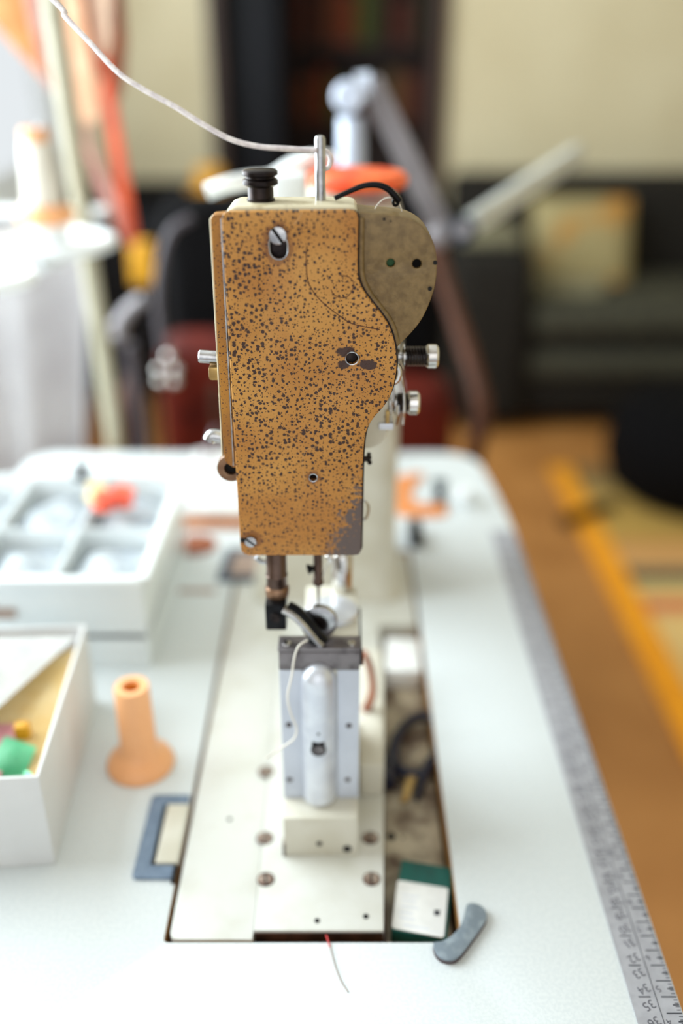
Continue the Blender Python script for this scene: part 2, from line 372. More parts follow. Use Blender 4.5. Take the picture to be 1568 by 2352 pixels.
# ================================================================ SETTING
FL = -0.76
struct('floor', MB().box(-1.05, 2.2, -1.5, 3.9, FL-.05, FL), M['floorm'])
struct('ceiling', MB().box(-1.05, 2.2, -1.5, 3.9, 1.9, 1.95), M['ceil'])
DX0, DX1 = -0.475, 0.372
b = MB(); b.box(-1.05, DX0, 3.9, 4.0, FL, 1.9); b.box(DX1, 2.2, 3.9, 4.0, FL, 1.9); b.box(DX0, DX1, 3.9, 4.0, 1.35, 1.9)
struct('wall_back', b, M['wallm'])
struct('wall_right', MB().box(2.2, 2.3, -1.5, 4.0, FL, 1.9), M['wallm'])
b = MB(); WY0, WY1, WZ0, WZ1 = .3, 3.84, .02, 1.8
b.box(-1.15, -1.05, -1.5, WY0, FL, 1.9); b.box(-1.15, -1.05, WY1, 4.0, FL, 1.9); b.box(-1.15, -1.05, WY0, WY1, FL, WZ0); b.box(-1.15, -1.05, WY0, WY1, WZ1, 1.9)
struct('wall_left', b, M['wallw'])
b = MB()
for y in (WY0, 1.46, 2.63, WY1-.05): b.box(-1.14, -1.07, y, y+.05, WZ0, WZ1, .004)
b.box(-1.14, -1.07, WY0, WY1, WZ0, WZ0+.05, .004); b.box(-1.14, -1.07, WY0, WY1, WZ1-.05, WZ1, .004); b.box(-1.12, -.99, WY0, WY1, WZ0-.02, WZ0+.004, .004)
struct('window_1', b, M['frame'])
# doorway: frame and the room behind
struct('trim_1', MB().box(DX0-.02, DX0+.03, 3.86, 4.02, FL, 1.38, .004).box(DX1-.03, DX1+.02, 3.86, 4.02, FL, 1.38, .004), M['darkwood'])
struct('wall_beyond', MB().box(-.9, 1.0, 5.1, 5.2, FL, 1.9).box(-.95, -.9, 4.0, 5.2, FL, 1.9).box(1.0, 1.05, 4.0, 5.2, FL, 1.9).box(-.95, 1.05, 4.0, 5.2, 1.9, 1.95), M['darkwood'])
struct('floor_beyond', MB().box(-.95, 1.05, 3.9, 5.2, FL-.05, FL-.001), M['darkwood'])
dr = tag(MB().box(DX0+.03, DX0+.235, 3.99, 4.03, FL+.01, 1.34, .004).build('door_panel', M['darkframe']), kind='structure'); dr.name = 'door_1'
# bookcase beyond the doorway
bc = empty('bookcase', (.1, 4.75, FL), 'very dark wooden bookcase in the dim room beyond the doorway', 'bookcase')
MB().box(-.24, -.21, 4.6, 4.9, FL, 1.5, .003).box(.60, .63, 4.6, 4.9, FL, 1.5, .003).box(-.24, .63, 4.88, 4.9, FL, 1.5).build('frame', M['darkwood'], bc)
SHZ = [-.5, -.2, .1, .42, .72, 1.05, 1.4]
for z in SHZ: MB().box(-.21, .60, 4.61, 4.88, z, z+.022, .002).build('shelf', M['darkwood'], bc)
bookcols = [(120, 62, 30), (64, 84, 22), (88, 36, 20), (104, 72, 36), (50, 32, 24), (132, 58, 26), (70, 50, 28), (42, 40, 20), (96, 40, 18)]
hnames = {0: 'rust brown', 1: 'moss green', 2: 'dark red', 3: 'ochre brown', 4: 'black brown', 5: 'orange brown', 6: 'dull brown', 7: 'dark olive', 8: 'brick red'}
ORD = ['first', 'second', 'third', 'fourth', 'fifth', 'sixth', 'seventh', 'eighth', 'ninth', 'tenth', 'eleventh', 'twelfth', 'thirteenth']
bi = 0; zn = {.42: 'upper middle', .72: 'upper', .1: 'middle'}
for z in (.1, .42, .72):
    x = -.2; k = 0
    while x < .55:
        wd = random.uniform(.05, .085); h = random.uniform(.17, .24); ci = (bi*4 + k) % 9
        o = MB().box(x, x+wd, 4.64, 4.80, z+.022, z+.022+h, .003).build('book', mat('book cloth %d' % ci, bookcols[ci], .8))
        tag(o, '%s book, %s from left on the %s shelf of the bookcase' % (hnames[ci], ORD[k], zn[z]), 'book', 'books on the dark bookcase')
        x += wd + random.choice((.002, .004, .03)); bi += 1; k += 1

# ================================================================ SEWING TABLE
TX0, TX1, TY0, TY1 = -.40, .1895, .10, 1.115
SX0, SX1, SY0, SY1 = -.1065, .0722, .381, .857
tb = empty('sewing_table', (-.1, .6, FL), 'white laminate sewing table carrying the brown sewing machine', 'table')
outl = rp([(TX0, TY0), (TX1, TY0), (TX1, .93), (.172, 1.115), (-.40+.02, 1.115), (TX0, 1.08)], [.02, .02, .08, .05, .02, .02], 8)
hole = rp([(SX0, SY0), (SX1, SY0), (SX1, SY1), (SX0, SY1)], [.003, .014, .004, .004], 5)
platez(outl, [hole], -.0012, 0, .0004).build('laminate_top', M['laminate'], tb)
def shrink(pl, d):
    cx = sum(p[0] for p in pl)/len(pl); cy = sum(p[1] for p in pl)/len(pl)
    return [(p[0]+(d if p[0] < cx else -d), p[1]+(d if p[1] < cy else -d)) for p in pl]
platez(outl, [hole], -.036, -.0013, .001).build('board', M['plywood'], tb, 'raw plywood core of the table top')
b = MB().box(SX0-.004, SX1+.004, SY0-.004, SY1+.004, -.075, -.0365); b.build('machine_tray', M['rust'], tb)
for x in (-.37, .15):
    for y in (.16, 1.04): MB().box(x-.02, x+.02, y-.02, y+.02, FL, -.0365, .003).build('leg', M['metalgrey'], tb)
    MB().box(x-.015, x+.015, .14, 1.06, -.70, -.67, .003).build('stretcher', M['metalgrey'], tb)
# printed tape along right edge; its grey stands in for shade
tp = empty('measuring_tape', (.175, .6, 0), 'measuring tape, shade painted in as grey, stuck along the right edge of the white table', 'measuring tape')
MB().box(.1625, .1888, .12, .90, 0.0001, .0006).build('band', M['tape'], tp)
b = MB()
y = .305
for i in range(0, 58):
    yy = y + i*.01
    if yy > .88: break
    b.box(.1800, .1885, yy-.0003, yy+.0003, .0006, .0008)
    b.box(.1850, .1885, yy+.0047, yy+.0053, .0006, .0008)
    if i % 2 == 0: b.box(.1672, .1740, yy-.0003, yy+.0003, .0006, .0008)
    for s_ in (.002, .004, .006, .008): b.box(.1863, .1885, yy+s_-.00015, yy+s_+.00015, .0006, .0008)
b.box(.1768, .1771, .12, .90, .0006, .0008)
b.build('ruler_marks', M['ink'], tp)
b = MB()
for i in range(0, 28):
    q = text_mesh(str(38-i), .0075); b.add(q, Matrix.Translation((.1715, y+i*.01+.005, .0007)) @ Matrix.Rotation(math.radians(205), 4, 'Z'))
    if i % 2 == 0:
        q = text_mesh(str(i//2+3), .0055); b.add(q, Matrix.Translation((.1798, y+i*.01+.005, .0007)) @ Matrix.Rotation(math.radians(205), 4, 'Z'))
b.build('printed_numbers', M['tapeline'], tp)

# ================================================================ SEWING MACHINE
sm = empty('sewing_machine', (-.02, .60, -.02), 'speckled brown industrial post-bed sewing machine let into the white table', 'sewing machine')
FY = .476
def pl(pts, Y=FY): return [(P(u, v, Y).x, P(u, v, Y).z) for u, v in pts]
# face plate outline, clockwise from top left
bulge = [(822, 520), (821, 600), (823, 640), (834, 668), (856, 698), (878, 726), (894, 752), (905, 785), (910, 820), (909, 858), (900, 898), (884, 930), (862, 955), (846, 978), (838, 1003), (834, 1040), (832, 1100)]
right = [tuple(p) for p in catmull([Vector((u, v, 0)) for u, v in bulge], 4)]
corner = lambda pts: [tuple(q[:2]) for q in catmull([Vector((*p, 0)) for p in pts], 4)]
outl_px = [(509, 505), (511, 494), (517, 488), (525, 486)] + [(802, 483), (812, 485), (819, 491), (822, 502)] + [(p[0], p[1]) for p in right] + [(829, 1255), (829, 1266), (824, 1274), (812, 1276)] + [(572, 1276), (562, 1273), (555, 1266), (552, 1254), (551, 1240)]
face = pl(outl_px)
kh = P(640, 575, FY)                           # keyhole slot in the top left
kc = P(638, 540, FY)
def capsule(c0, c1, r, n=10):
    c0, c1 = Vector(c0), Vector(c1); d = (c1-c0).normalized(); a0 = math.atan2(d.y, d.x); out = []
    for k in range(n+1): a = a0 - math.pi/2 + math.pi*k/n; out.append((c1.x+r*math.cos(a), c1.y+r*math.sin(a)))
    for k in range(n+1): a = a0 + math.pi/2 + math.pi*k/n; out.append((c0.x+r*math.cos(a), c0.y+r*math.sin(a)))
    return out
h1 = P(808, 823, FY); h2 = P(719, 1097, FY)
holes = [capsule((kh.x, kh.z), (kh.x-.0002, kh.z+.004), .0046), circ(h1.x, h1.z, .0033), circ(h2.x, h2.z, .0022)]
fp = plate(face, holes, FY, FY+.004, .0005).build('face_plate', M['plate'], sm, 'ochre speckled enamel plate worn bare at its lower corner')
for c, r in ((h1, .0033), (h2, .0022)):
    MB().lathe([(r+.0005, 0), (r+.0004, .0010), (r-.0001, .0008), (r-.0001, .0002), (r+.0005, 0)], (c.x, FY+.0006, c.z), (0, -1, 0), 32).build('hole_rim', M['steel'], fp)
b = MB().tube([(x, FY-.0001, z) for x, z in capsule((kh.x, kh.z), (kh.x-.0002, kh.z+.003), .0046, 14)], .00045, 8, closed=True)
b.build('slot_rim', M['steel'], fp)
def screw(c, r, ang, parent, m, normal=(0, -1, 0), h=.0018, name='screw', lab=None):
    """slotted round head screw: two half discs with a slot"""
    b = MB(); n = Vector(normal)
    rot = Vector((0, 0, 1)).rotation_difference(n).to_matrix().to_4x4()
    for s in (1, -1):
        pts = [];  g = r*.13
        a = math.asin(g/r)
        for k in range(15):
            t = a + (math.pi-2*a)*k/14; pts.append((r*math.cos(t), s*r*math.sin(t)))
        if s < 0: pts = pts[::-1]
        b.prism(pts, 0, h, r*.12, mtx=Matrix.Translation(Vector(c)) @ rot @ Matrix.Rotation(ang, 4, 'Z'))
    o = b.build(name, m, parent, lab)
    b2 = MB().lathe([(0, 0), (r*.97, 0), (r*.97, h*.45), (0, h*.45)], c, n, 24); b2.build('slot', M['hole'], o)
    return o
screw((kc.x, FY-.0003, kc.z), .0044, math.radians(-55), fp, M['steel'], h=.0022)
c = P(576, 1242, FY); screw((c.x, FY-.0003, c.z), .0034, math.radians(-40), fp, M['steel'], h=.0018)
p0, p1 = P(552, 1234, FY), P(575, 1234, FY); MB().box(p0.x-.0002, p1.x-.001, FY-.0003, FY+.001, p0.z-.0032, p0.z-.0004).build('notch', M['hole'], fp)
sc_px = [(704, 565), (703, 600), (706, 640), (718, 668), (742, 696), (775, 722), (805, 742), (835, 750), (872, 757)]
b = MB().tube(catmull([Vector((P(u, v, FY).x, FY-.00002, P(u, v, FY).z)) for u, v in sc_px], 6), .00028, 6)
sc2 = [(765, 640), (758, 655), (768, 662), (790, 660)]
b.tube(catmull([Vector((P(u, v, FY).x, FY-.00002, P(u, v, FY).z)) for u, v in [(760, 665), (768, 678), (790, 684), (806, 672), (812, 650), (800, 636), (780, 632)]], 6), .00022, 6)
b.build('thin_curve', mat('dark brown scratch', (86, 46, 24), .6), fp)  # thin dark brown curves laid on the plate
b = MB().tube(catmull([Vector((P(u, v, FY).x, FY-.00005, P(u, v, FY).z)) for u, v in [(728, 1026), (705, 1032), (696, 1050), (695, 1075), (699, 1100), (700, 1120)]], 6), .00012, 6)
b.tube(catmull([Vector((P(u, v, FY).x, FY-.00005, P(u, v, FY).z)) for u, v in [(693, 486), (688, 500), (675, 515)]], 4), .0003, 6)
b.build('scuff', mat('pale scuff', (206, 160, 104), .6), fp)
# shadow line round the plate put in as a dark sheet, then cream head casting behind
inner = [(x, z) for x, z in face]
def offs(pl_, dx0, dx1, dz1):
    cx = -.025; return [(x+(dx1 if x > cx else -dx0), z + (dz1 if z > .39 else 0)) for x, z in pl_]
plate(offs(face, -.0004, .0010, -.0004), [], FY+.0042, FY+.0062, .0003).build('shadow_gasket', M['dark'], sm)
# head casting with chamfered top
hp = pl([(520, 500), (517, 490), (524, 482), (542, 476), (800, 476), (814, 480), (823, 494), (824, 560), (825, 640), (836, 668), (880, 725), (903, 770), (912, 810), (911, 858), (902, 900), (866, 955), (842, 985), (835, 1030), (832, 1100), (828, 1264), (820, 1268), (570, 1268), (560, 1255)], FY+.002)
b = MB(); b.prism(hp, FY+.0064, FY+.037, .0022, 'y', seg=3); b.build('head_casting', M['creamtop'], sm)
# side cover at the left
spx = [(484, 503), (487, 495), (508, 487), (524, 492), (548, 1076), (536, 1076), (519, 1067), (513, 1050), (508, 980), (501, 850), (494, 700)]
MB().prism(rp(pl([(484, 505), (487, 494), (530, 490), (545, 1076), (534, 1074), (517, 1062), (513, 1040)], FY+.005), .0012), FY+.005, FY+.015, .0012, 'y').build('side_cover', M['side'], sm, 'speckled brown cover with a bright worn edge')
b = MB(); b.prism([(x-.0012, z) for x, z in rp(pl([(486, 505), (488, 500), (491, 500), (517, 1050), (514, 1050)], FY+.0065), 0)], FY+.0062, FY+.016, .0004, 'y'); b.build('side_cover_edge', M['creamtop'], sm)
b = MB(); q0 = P(507, 503, FY+.003); q1 = P(538, 1072, FY+.003)
b.tube([(q0.x, FY+.0046, q0.z), (q1.x-.0005, FY+.0046, q1.z)], .0006, 8); b.build('hinge_pin', M['steel'], sm)
# take-up guard
gpx = catmull([Vector((u, v, 0)) for u, v in [(819, 487), (860, 491), (905, 495), (940, 502), (970, 520), (990, 547), (1001, 580), (1003, 620), (998, 660), (985, 700), (966, 738), (942, 768), (920, 790), (906, 806)]], 5)
gp = pl([(p.x, p.y) for p in gpx] + [(880, 800), (850, 720), (820, 660), (800, 560), (800, 492)], FY+.006)
g = plate(gp, [circ(P(897, 611, FY+.006).x, P(897, 611, FY).z, .0022, 20), circ(P(957, 613, FY+.006).x, P(957, 613, FY).z, .0024, 20)], FY+.0068, FY+.0098, .0006).build('take_up_guard', M['guard'], sm, 'olive tan rounded guard plate with two holes')
b = MB(); 
edge = [Vector((x, 0, z)) for x, z in pl([(p.x, p.y) for p in gpx], FY+.006)]
poly_o = [(v.x, v.z) for v in edge]; cxg = sum(p[0] for p in poly_o)/len(poly_o); czg = sum(p[1] for p in poly_o)/len(poly_o)
def rim(y0, y1, th):
    bb = MB(); q = bmesh.new(); N = len(poly_o); cx = P(880, 620, FY).x; cz = P(880, 620, FY).z
    outer = poly_o; inn = [(x+(cx-x)*th/math.hypot(cx-x, cz-z), z+(cz-z)*th/math.hypot(cx-x, cz-z)) for x, z in outer]
    V = [[q.verts.new((x, y, z)) for x, z in L_] for y in (y0, y1) for L_ in (outer, inn)]
    o0, i0, o1, i1 = V
    for k in range(N-1):
        for A, B in ((o0, i0), (i0, i1), (i1, o1), (o1, o0)): q.faces.new((A[k], A[k+1], B[k+1], B[k]))
    q.faces.new((o0[0], i0[0], i1[0], o1[0])); q.faces.new((o0[-1], i0[-1], i1[-1], o1[-1]))
    bmesh.ops.recalc_face_normals(q, faces=q.faces); return bb.add(q)
rim(FY+.0098, FY+.030, .003).build('guard_rim', M['guard'], g)
# cream fillet between plate and guard
fil = catmull([Vector((P(u, v, FY+.0055).x, FY+.0060, P(u, v, FY+.0055).z)) for u, v in [(829, 500), (828, 600), (832, 642), (848, 676), (872, 708), (893, 736), (905, 765), (911, 790)]], 5)
MB().tube(fil, .0018, 10).build('fillet', M['guard'], g)
ch = MB()
for u, v, r in ((1001, 603, .0011), (989, 663, .0011), (884, 503, .0007), (899, 508, .0004)):
    c = P(u-2, v, FY+.0068); ch.lathe([(0, 0), (r, 0), (r, .0003), (0, .0003)], (c.x, FY+.0067, c.z), (0, -1, 0), 12)
ch.build('paint_chip', M['hole'], g)
MB().lathe([(0, 0), (.0022, 0), (.0022, .0004), (0, .0004)], (P(897, 611, FY+.006).x, FY+.0105, P(897, 611, FY).z), (0, 1, 0)).build('green_paint_spot', mat('green paint', (40, 92, 44), .6), g)
MB().box(P(870, 600, FY).x, P(975, 600, FY).x, FY+.014, FY+.016, P(900, 660, FY).z, P(900, 560, FY).z).build('inner_web', M['hole'], g)
# top hardware
def top(u, v, Y): c = P(u, v, Y); return c
TZ = P(650, 462, .484).z
hz = P(650, 476, .478).z
kx = P(598, 460, .495).x
kn = MB().lathe([(0, -.002), (.0070, -.002), (.0072, .0010), (.0065, .0015), (.0064, .0068), (.0080, .0076), (.0090, .0082), (.0090, .0100), (.0082, .0108), (.0072, .0112), (.0072, .0118), (.0082, .0122), (.0090, .0128), (.0090, .0144), (.0080, .0152), (0, .0154)], (kx, .498, hz), (0, 0, 1), 48)
kn.build('pressure_knob', M['dark'], sm, 'dark grooved pressure regulating knob')
px_ = P(736, 450, .500)
tpn = MB().lathe([(0, -.002), (.0027, -.002), (.0027, .0292), (.0022, .0306), (.001, .0311), (0, .0311)], (px_.x, .500, hz), (0, 0, 1), 28)
pin = tpn.build('thread_pin', M['steel'], sm, 'bright upright thread guide pin')
lx = [(768, 456), (800, 441), (835, 427), (866, 425), (890, 434), (906, 449), (917, 462)]
lev = MB().tube(catmull([P(u, v, .492+.0008*i) for i, (u, v) in enumerate(lx)], 6), [.0012+.0006*min(i, 30)/30 for i in range(37)], 10)
lev.tube([P(917, 462, .497) + Vector((.0013*math.cos(a), 0, .0017*math.sin(a)-.0004)) + Vector((-.0018, 0, 0)) for a in [2*math.pi*k/16 for k in range(16)]], .0008, 8, closed=True)
tl = lev.build('take_up_lever', M['black'], sm, 'black curved take-up lever with an eye')
b = MB().prism(rp(pl([(700, 468), (780, 468), (780, 472), (700, 472)], .503), 0), .4985, .510, .0002, 'y'); b.build('top_slot', M['hole'], sm)
# left side fittings
def bar(name, u0, v0, u1, v1, Y, r, m, lab=None, **k): return MB().cyl(P(u0, v0, Y), P(u1, v1, Y), r, b=r*.2).build(name, m, sm, lab)
bar('release_pin', 456, 818, 512, 822, .498, .0036, M['steel'])
MB().box(P(482, 865, .499).x, P(510, 865, .499).x, .493, .506, P(490, 867, .499).z, P(490, 836, .499).z, .0018).build('stop_block', M['brass'], sm)
a = P(480, 1008, .5); MB().tube(catmull([P(481, 1010, .5), P(487, 1001, .5), P(500, 1002, .5), P(518, 1006, .5)], 5), .0040, 12).build('knee_lift_lever', M['steel'], sm)
r0 = P(532, 1070, .492); ringb = MB().lathe([(.0040, 0), (.0080, 0), (.0080, .006), (.0040, .006), (.0040, 0)], (r0.x, .488, r0.z), (0, 1, 0), 36); ringb.build('hinge_eye', M['bronze'], sm)
MB().lathe([(0, 0), (.0042, 0), (.0042, .003), (0, .003)], (r0.x, .492, r0.z), (0, 1, 0), 24).build('eye_bore', M['hole'], sm)
# tension assemblies on the right
def tension(cu, cv, Y, L, rn, tag_):
    c = P(cu, cv, Y); e = MB()
    st = MB().cyl((c.x-.02, Y, c.z), (c.x+L, Y, c.z), .0022).build('tension_post', M['steel'], sm)
    n = 7; pts = []
    for k in range(n*14+1):
        a = 2*math.pi*k/14; pts.append((c.x+.002+(L-.008)*k/(n*14), Y+rn*.72*math.cos(a), c.z+rn*.72*math.sin(a)))
    MB().tube(pts, .0007, 8).build('tension_spring', M['dark'], st)
    b = MB(); b.lathe([(0, 0), (rn*.86, 0), (rn, .001), (rn, .0055), (rn*.8, .0068), (0, .0068)], (c.x+L-.006, Y, c.z), (1, 0, 0), 12)
    b.build('thumb_nut', M['chrome'], st)
    b = MB()
    for k in range(3): b.lathe([(0, 0), (rn*.5, .0002), (rn*1.05, .0013), (rn*1.05, .0017), (0, .0008)], (c.x-.001-.0032*k, Y, c.z), (1, 0, 0), 32)
    b.build('tension_disc', M['chrome'], st)
tension(925, 818, .520, .0195, .0070, 'upper')
tension(905, 925, .522, .0140, .0072, 'lower')
# check-spring plate and forks
b = MB()
for u0, v0, u1, v1 in ((912, 830, 928, 905), (903, 880, 898, 950), (914, 930, 909, 975), (927, 905, 925, 975), (897, 940, 862, 974)):
    b.tube(catmull([P(u0, v0, .516), P((u0+u1)/2+2, (v0+v1)/2, .515), P(u1, v1, .516)], 4), .0008, 8)
b.build('check_spring', M['chrome'], sm)
MB().box(P(868, 972, .52).x, P(902, 972, .52).x, .512, .53, P(880, 976, .52).z, P(880, 962, .52).z, .0006).build('guide_bracket', M['satin'], sm)
MB().box(P(884, 960, .52).x, P(893, 960, .52).x, .512, .53, P(880, 962, .52).z, P(880, 934, .52).z, .0006).build('brass_peg', M['brass'], sm)
b = MB().tube(catmull([P(908, 836, .5), P(917, 850, .5), P(914, 870, .5), P(903, 880, .5)], 4), .0016, 8); b.build('guide_clip', M['chrome'], sm)
fc = P(846, 1054, .50); b = MB().cyl((fc.x-.012, .50, fc.z), (fc.x+.001, .50, fc.z), .0018)
for k in range(5):
    a = 2*math.pi*k/5; b.ball((fc.x+.0002*k, .50+.0022*math.cos(a), fc.z+.0026*math.sin(a)), .0014, 12)
b.build('knurled_screw', M['dark'], sm)
MB().tube(catmull([P(828, 1150, .5), P(840, 1152, .5), P(846, 1168, .5), P(842, 1186, .5), P(836, 1193, .5), P(826, 1186, .5)], 6), .0008, 8).build('thread_hook', M['chrome'], sm)
# presser bar, foot, needle
pbx = -.0392; PBY = .487
MB().lathe([(0, 0), (.0064, 0), (.0064, .0075), (.0068, .0085), (.0062, .0095), (.0062, .055), (0, .055)], (pbx, PBY, .184), (0, 0, 1), 32).build('presser_bar', M['brownmetal'], sm, 'oily brown presser bar')
MB().lathe([(0, 0), (.0072, 0), (.0074, .002), (.0074, .005), (.0066, .0065), (0, .0065)], (pbx, PBY, .1785), (0, 0, 1), 32).build('bar_collar', M['bronze'], sm)
MB().tube(catmull([P(588, 1280, .487), P(600, 1290, .487), P(620, 1290, .487)], 5), .0016, 8).build('bar_guide', M['steel'], sm)
ft = MB().box(pbx-.0068, pbx+.0060, .474, .492, .1605, .1785, .0012).build('roller_foot', M['black'], sm, 'black roller foot with a polished arm')
MB().lathe([(0, 0), (.0034, 0), (.0030, .0012), (0, .0012)], (pbx-.0006, .474, .1700), (0, -1, 0), 20).build('clamp_screw', M['dark'], ft)
arm = [P(652, 1398, .472), P(676, 1412, .470), P(700, 1436, .468), P(722, 1462, .466), P(738, 1478, .466)]
MB().tube(catmull(arm, 5), [.0050-.0008*k/20 for k in range(21)], 14, flat=(1, .55)).build('foot_arm', M['steel'], ft)
MB().tube(catmull([p_ + Vector((.0028, .0016, .0014)) for p_ in arm], 5), [.0040-.0008*k/20 for k in range(21)], 12, flat=(1, .6)).build('arm_dark_edge', M['black'], ft)  # black tube darkening the rear and underside of the arm
wc = Vector((-.0140, .474, .1650))
MB().lathe([(.0050, .0005), (.0085, 0), (.0112, .001), (.0115, .002), (.0115, .0048), (.0108, .0056), (.0050, .0050), (.0050, .0005)], (wc.x, wc.y, wc.z), (0, 1, 0), 48).build('roller_wheel', M['steel'], ft)
MB().lathe([(0, 0), (.0050, 0), (.0046, .004), (0, .004)], (wc.x, wc.y+.001, wc.z), (0, 1, 0), 24).build('wheel_hub', M['dark'], ft)
c = P(722, 1470, .465); MB().ball(c, .0036, 16, (1.2, .8, 1)).build('arm_tip_screw', M['black'], ft)
nb = MB().lathe([(0, 0), (.0030, 0), (.0034, .001), (.0034, .003), (.0028, .0038), (.0028, .045), (0, .045)], (-.0144, .495, .1805), (0, 0, 1), 28).build('needle_bar', M['brownmetal'], sm)
MB().lathe([(0, 0), (.0009, .004), (.0010, .034), (0, .034)], (-.0144, .495, .1505), (0, 0, 1), 16).build('needle', M['chrome'], nb)
MB().lathe([(0, 0), (.0034, .0002), (.0012, .0045), (0, .0045)], (-.0172-.0035, .494, .1917), (.8, 0, .25), 16).build('needle_set_screw', M['black'], nb)
MB().tube(catmull([P(770, 1280, .5), P(752, 1296, .5), P(742, 1318, .497), P(736, 1345, .496)], 6), .00035, 6).build('needle_guide_wire', M['steel'], sm)
MB().ball(P(757, 1278, .5), .0028, 14).build('thread_eyelet', M['chrome'], sm)
# post
PX0, PX1, PY0, PY1 = -.0380, .0112, .4637, .535
ps = MB().box(PX0+.001, PX1-.0005, PY0+.003, .4765, .034, .151, .001).box(-.0235, PX1-.001, .4760, PY1, .034, .1555, .002).build('post', M['cream'], sm, 'upright post that carries the needle plate')
MB().box(PX0-.0004, PX1+.0004, PY0+.0004, .4775, .1512, .1545, .0008).build('throat_plate', M['darkplate'], ps)
MB().box(PX0, PX1, PY0, PY0+.0028, .1385, .1512, .0006).build('upper_front_plate', M['darkplate'], ps)
q = PX0+.0125; q2 = PX1-.0135
for x0, x1, nm in ((PX0, PX0+.0142, 'left'), (PX1-.0140, PX1, 'right')):
    MB().box(x0, x1, PY0+.0002, PY0+.0028, .0345, .1383, .0005).build('front_panel', M['greyplate'], ps)
MB().box(PX0+.0144, PX1-.0142, PY0+.0012, PY0+.0029, .0345, .1383).build('front_channel', M['cream'], ps)
gx = -.0143; GR = .0108
prof = [(0, 0), (GR-.002, 0), (GR, .002), (GR, .096)] + [(GR*math.cos(a), .096+GR*math.sin(a)*1.15) for a in [math.pi/2*k/8 for k in range(1, 9)]]
hg = MB().lathe(prof, (gx, PY0+.001, .0352), (0, 0, 1), 56).build('shaft_guard', M['satin'], ps, 'rounded satin metal tube cover on the front of the post')
c = P(731, 1722, PY0-.0095)
sk = MB().lathe([(.0040, 0), (.0048, 0), (.0048, .0012), (.0040, .0012), (.0040, 0)], (c.x, PY0-.0090, c.z), (0, -1, 0), 28).build('socket_rim', M['black'], hg)
MB().lathe([(0, 0), (.0038, 0), (.0036, .0006), (.0014, .0010), (0, .0003)], (c.x, PY0-.0094, c.z-.0005), (0, -1, 0), 24).build('clamp_screw', M['darkplate'], hg)
MB().box(c.x-.0040, c.x+.0040, PY0-.0098, PY0-.0080, c.z+.0005, c.z+.0062, .0005).build('socket_notch', M['hole'], hg)
c = P(731, 1686, PY0-.0098); MB().lathe([(0, 0), (.0009, 0), (.0009, .0004), (0, .0004)], (c.x, PY0-.0096, c.z), (0, -1, 0), 12).build('oil_hole', M['hole'], hg)
for u, v in ((663, 1665), (801, 1667), (665, 1791), (798, 1791)):
    c = P(u, v, PY0); screw((c.x, PY0+.0004, c.z), .0020, random.uniform(0, 3), ps, M['darkplate'], h=.0006)
MB().lathe([(0, 0), (.016, 0), (.0165, .0015), (.0155, .0045), (.010, .0062), (0, .0066)], (-.0055, .5005, .1545), (0, 0, 1), 44).build('needle_plate', M['satin'], ps)
b = MB()
for x in (PX0+.005, PX1-.005): b.lathe([(0, 0), (.0026, 0), (.0024, .001), (0, .0012)], (x, .4685, .1545), (0, 0, 1), 16)
b.build('plate_screw', M['chrome'], ps)
gc = MB().lathe([(0, 0), (.0066, 0), (.0068, .001), (.0068, .028), (.0058, .030), (0, .0305)], (.0004, .530, .1535), (0, 0, 1), 32).build('edge_guide', M['chrome'], sm)
# latch strip on the post's right flank
MB().box(PX1, PX1+.0012, PY0+.004, PY0+.05, .146, .1515, .0004).box(PX1, PX1+.002, PY0+.004, PY0+.012, .139, .146, .0004).build('side_latch', M['dark'], ps)
# post block
bl = MB().box(-.0376, .0107, .4462, .545, .001, .0342, .0012).build('post_block', M['cream'], sm)
for u, v, r in ((733, 1938, .0019), (797, 1950, .0029)):
    c = P(u, v, .4460); MB().lathe([(0, 0), (r, 0), (r, .0003), (0, .0003)], (c.x, .4462, c.z), (0, -1, 0), 20).build('screw_hole', M['hole'], bl)
MB().box(-.0385, -.0372, .4455, .452, .001, .0115, .0002).build('shim', M['rust'], bl)
# bed plates
bedL = MB().prism(rp([(-.1035, .3835), (-.0535, .3835), (-.0535, .845), (-.1035, .845)], [.006, .0005, .0005, .004]), -.022, -.0006, .0009).build('bed_plate', M['bedw'], sm, 'off-white enamelled bed plate on the left')
MB().prism([(-.0531, .3885), (.0255, .3885), (.034, .60), (.034, .7175), (-.0531, .7175)], -.020, .0012, .0006).build('centre_plate', M['bedw'], sm)
MB().box(-.0525, .0252, .3876, .3884, -.018, -.0006).build('plate_edge', M['rust'], sm)
MB().prism([(.0262, .384), (.0655, .384), (.0700, .390), (.0700, .7175), (.035, .7175), (.0345, .60)], -.030, -.021, .0006).build('side_tray', M['tray'], sm, 'stained recessed tray on the right of the bed')
MB().box(.0260, .0275, .386, .7170, -.021, -.006, .0003).build('tray_lip', M['rust'], sm)
MB().box(-.0531, .0690, .7178, .850, -.030, .0006, .0012).build('bed_rear', M['bedw'], sm)
for u, v in ((610, 2020), (853, 2019), (608, 1925), (611, 1772), (850, 1925), (852, 1790)):
    c = G(u, v, .0012)
    s_ = screw((c.x, c.y, .0012), .0050, math.pi/2+random.uniform(-.2, .2), sm, mat('dull bed screw', (176, 160, 146), .45, .3, (120, 96, 84), 200), (0, 0, 1), .0007, 'bed_screw')
    MB().lathe([(.0050, 0), (.0057, 0), (.0057, .0002), (.0050, .0002), (.0050, 0)], (c.x, c.y, .0012), (0, 0, 1), 28).build('screw_well', M['rust'], s_)
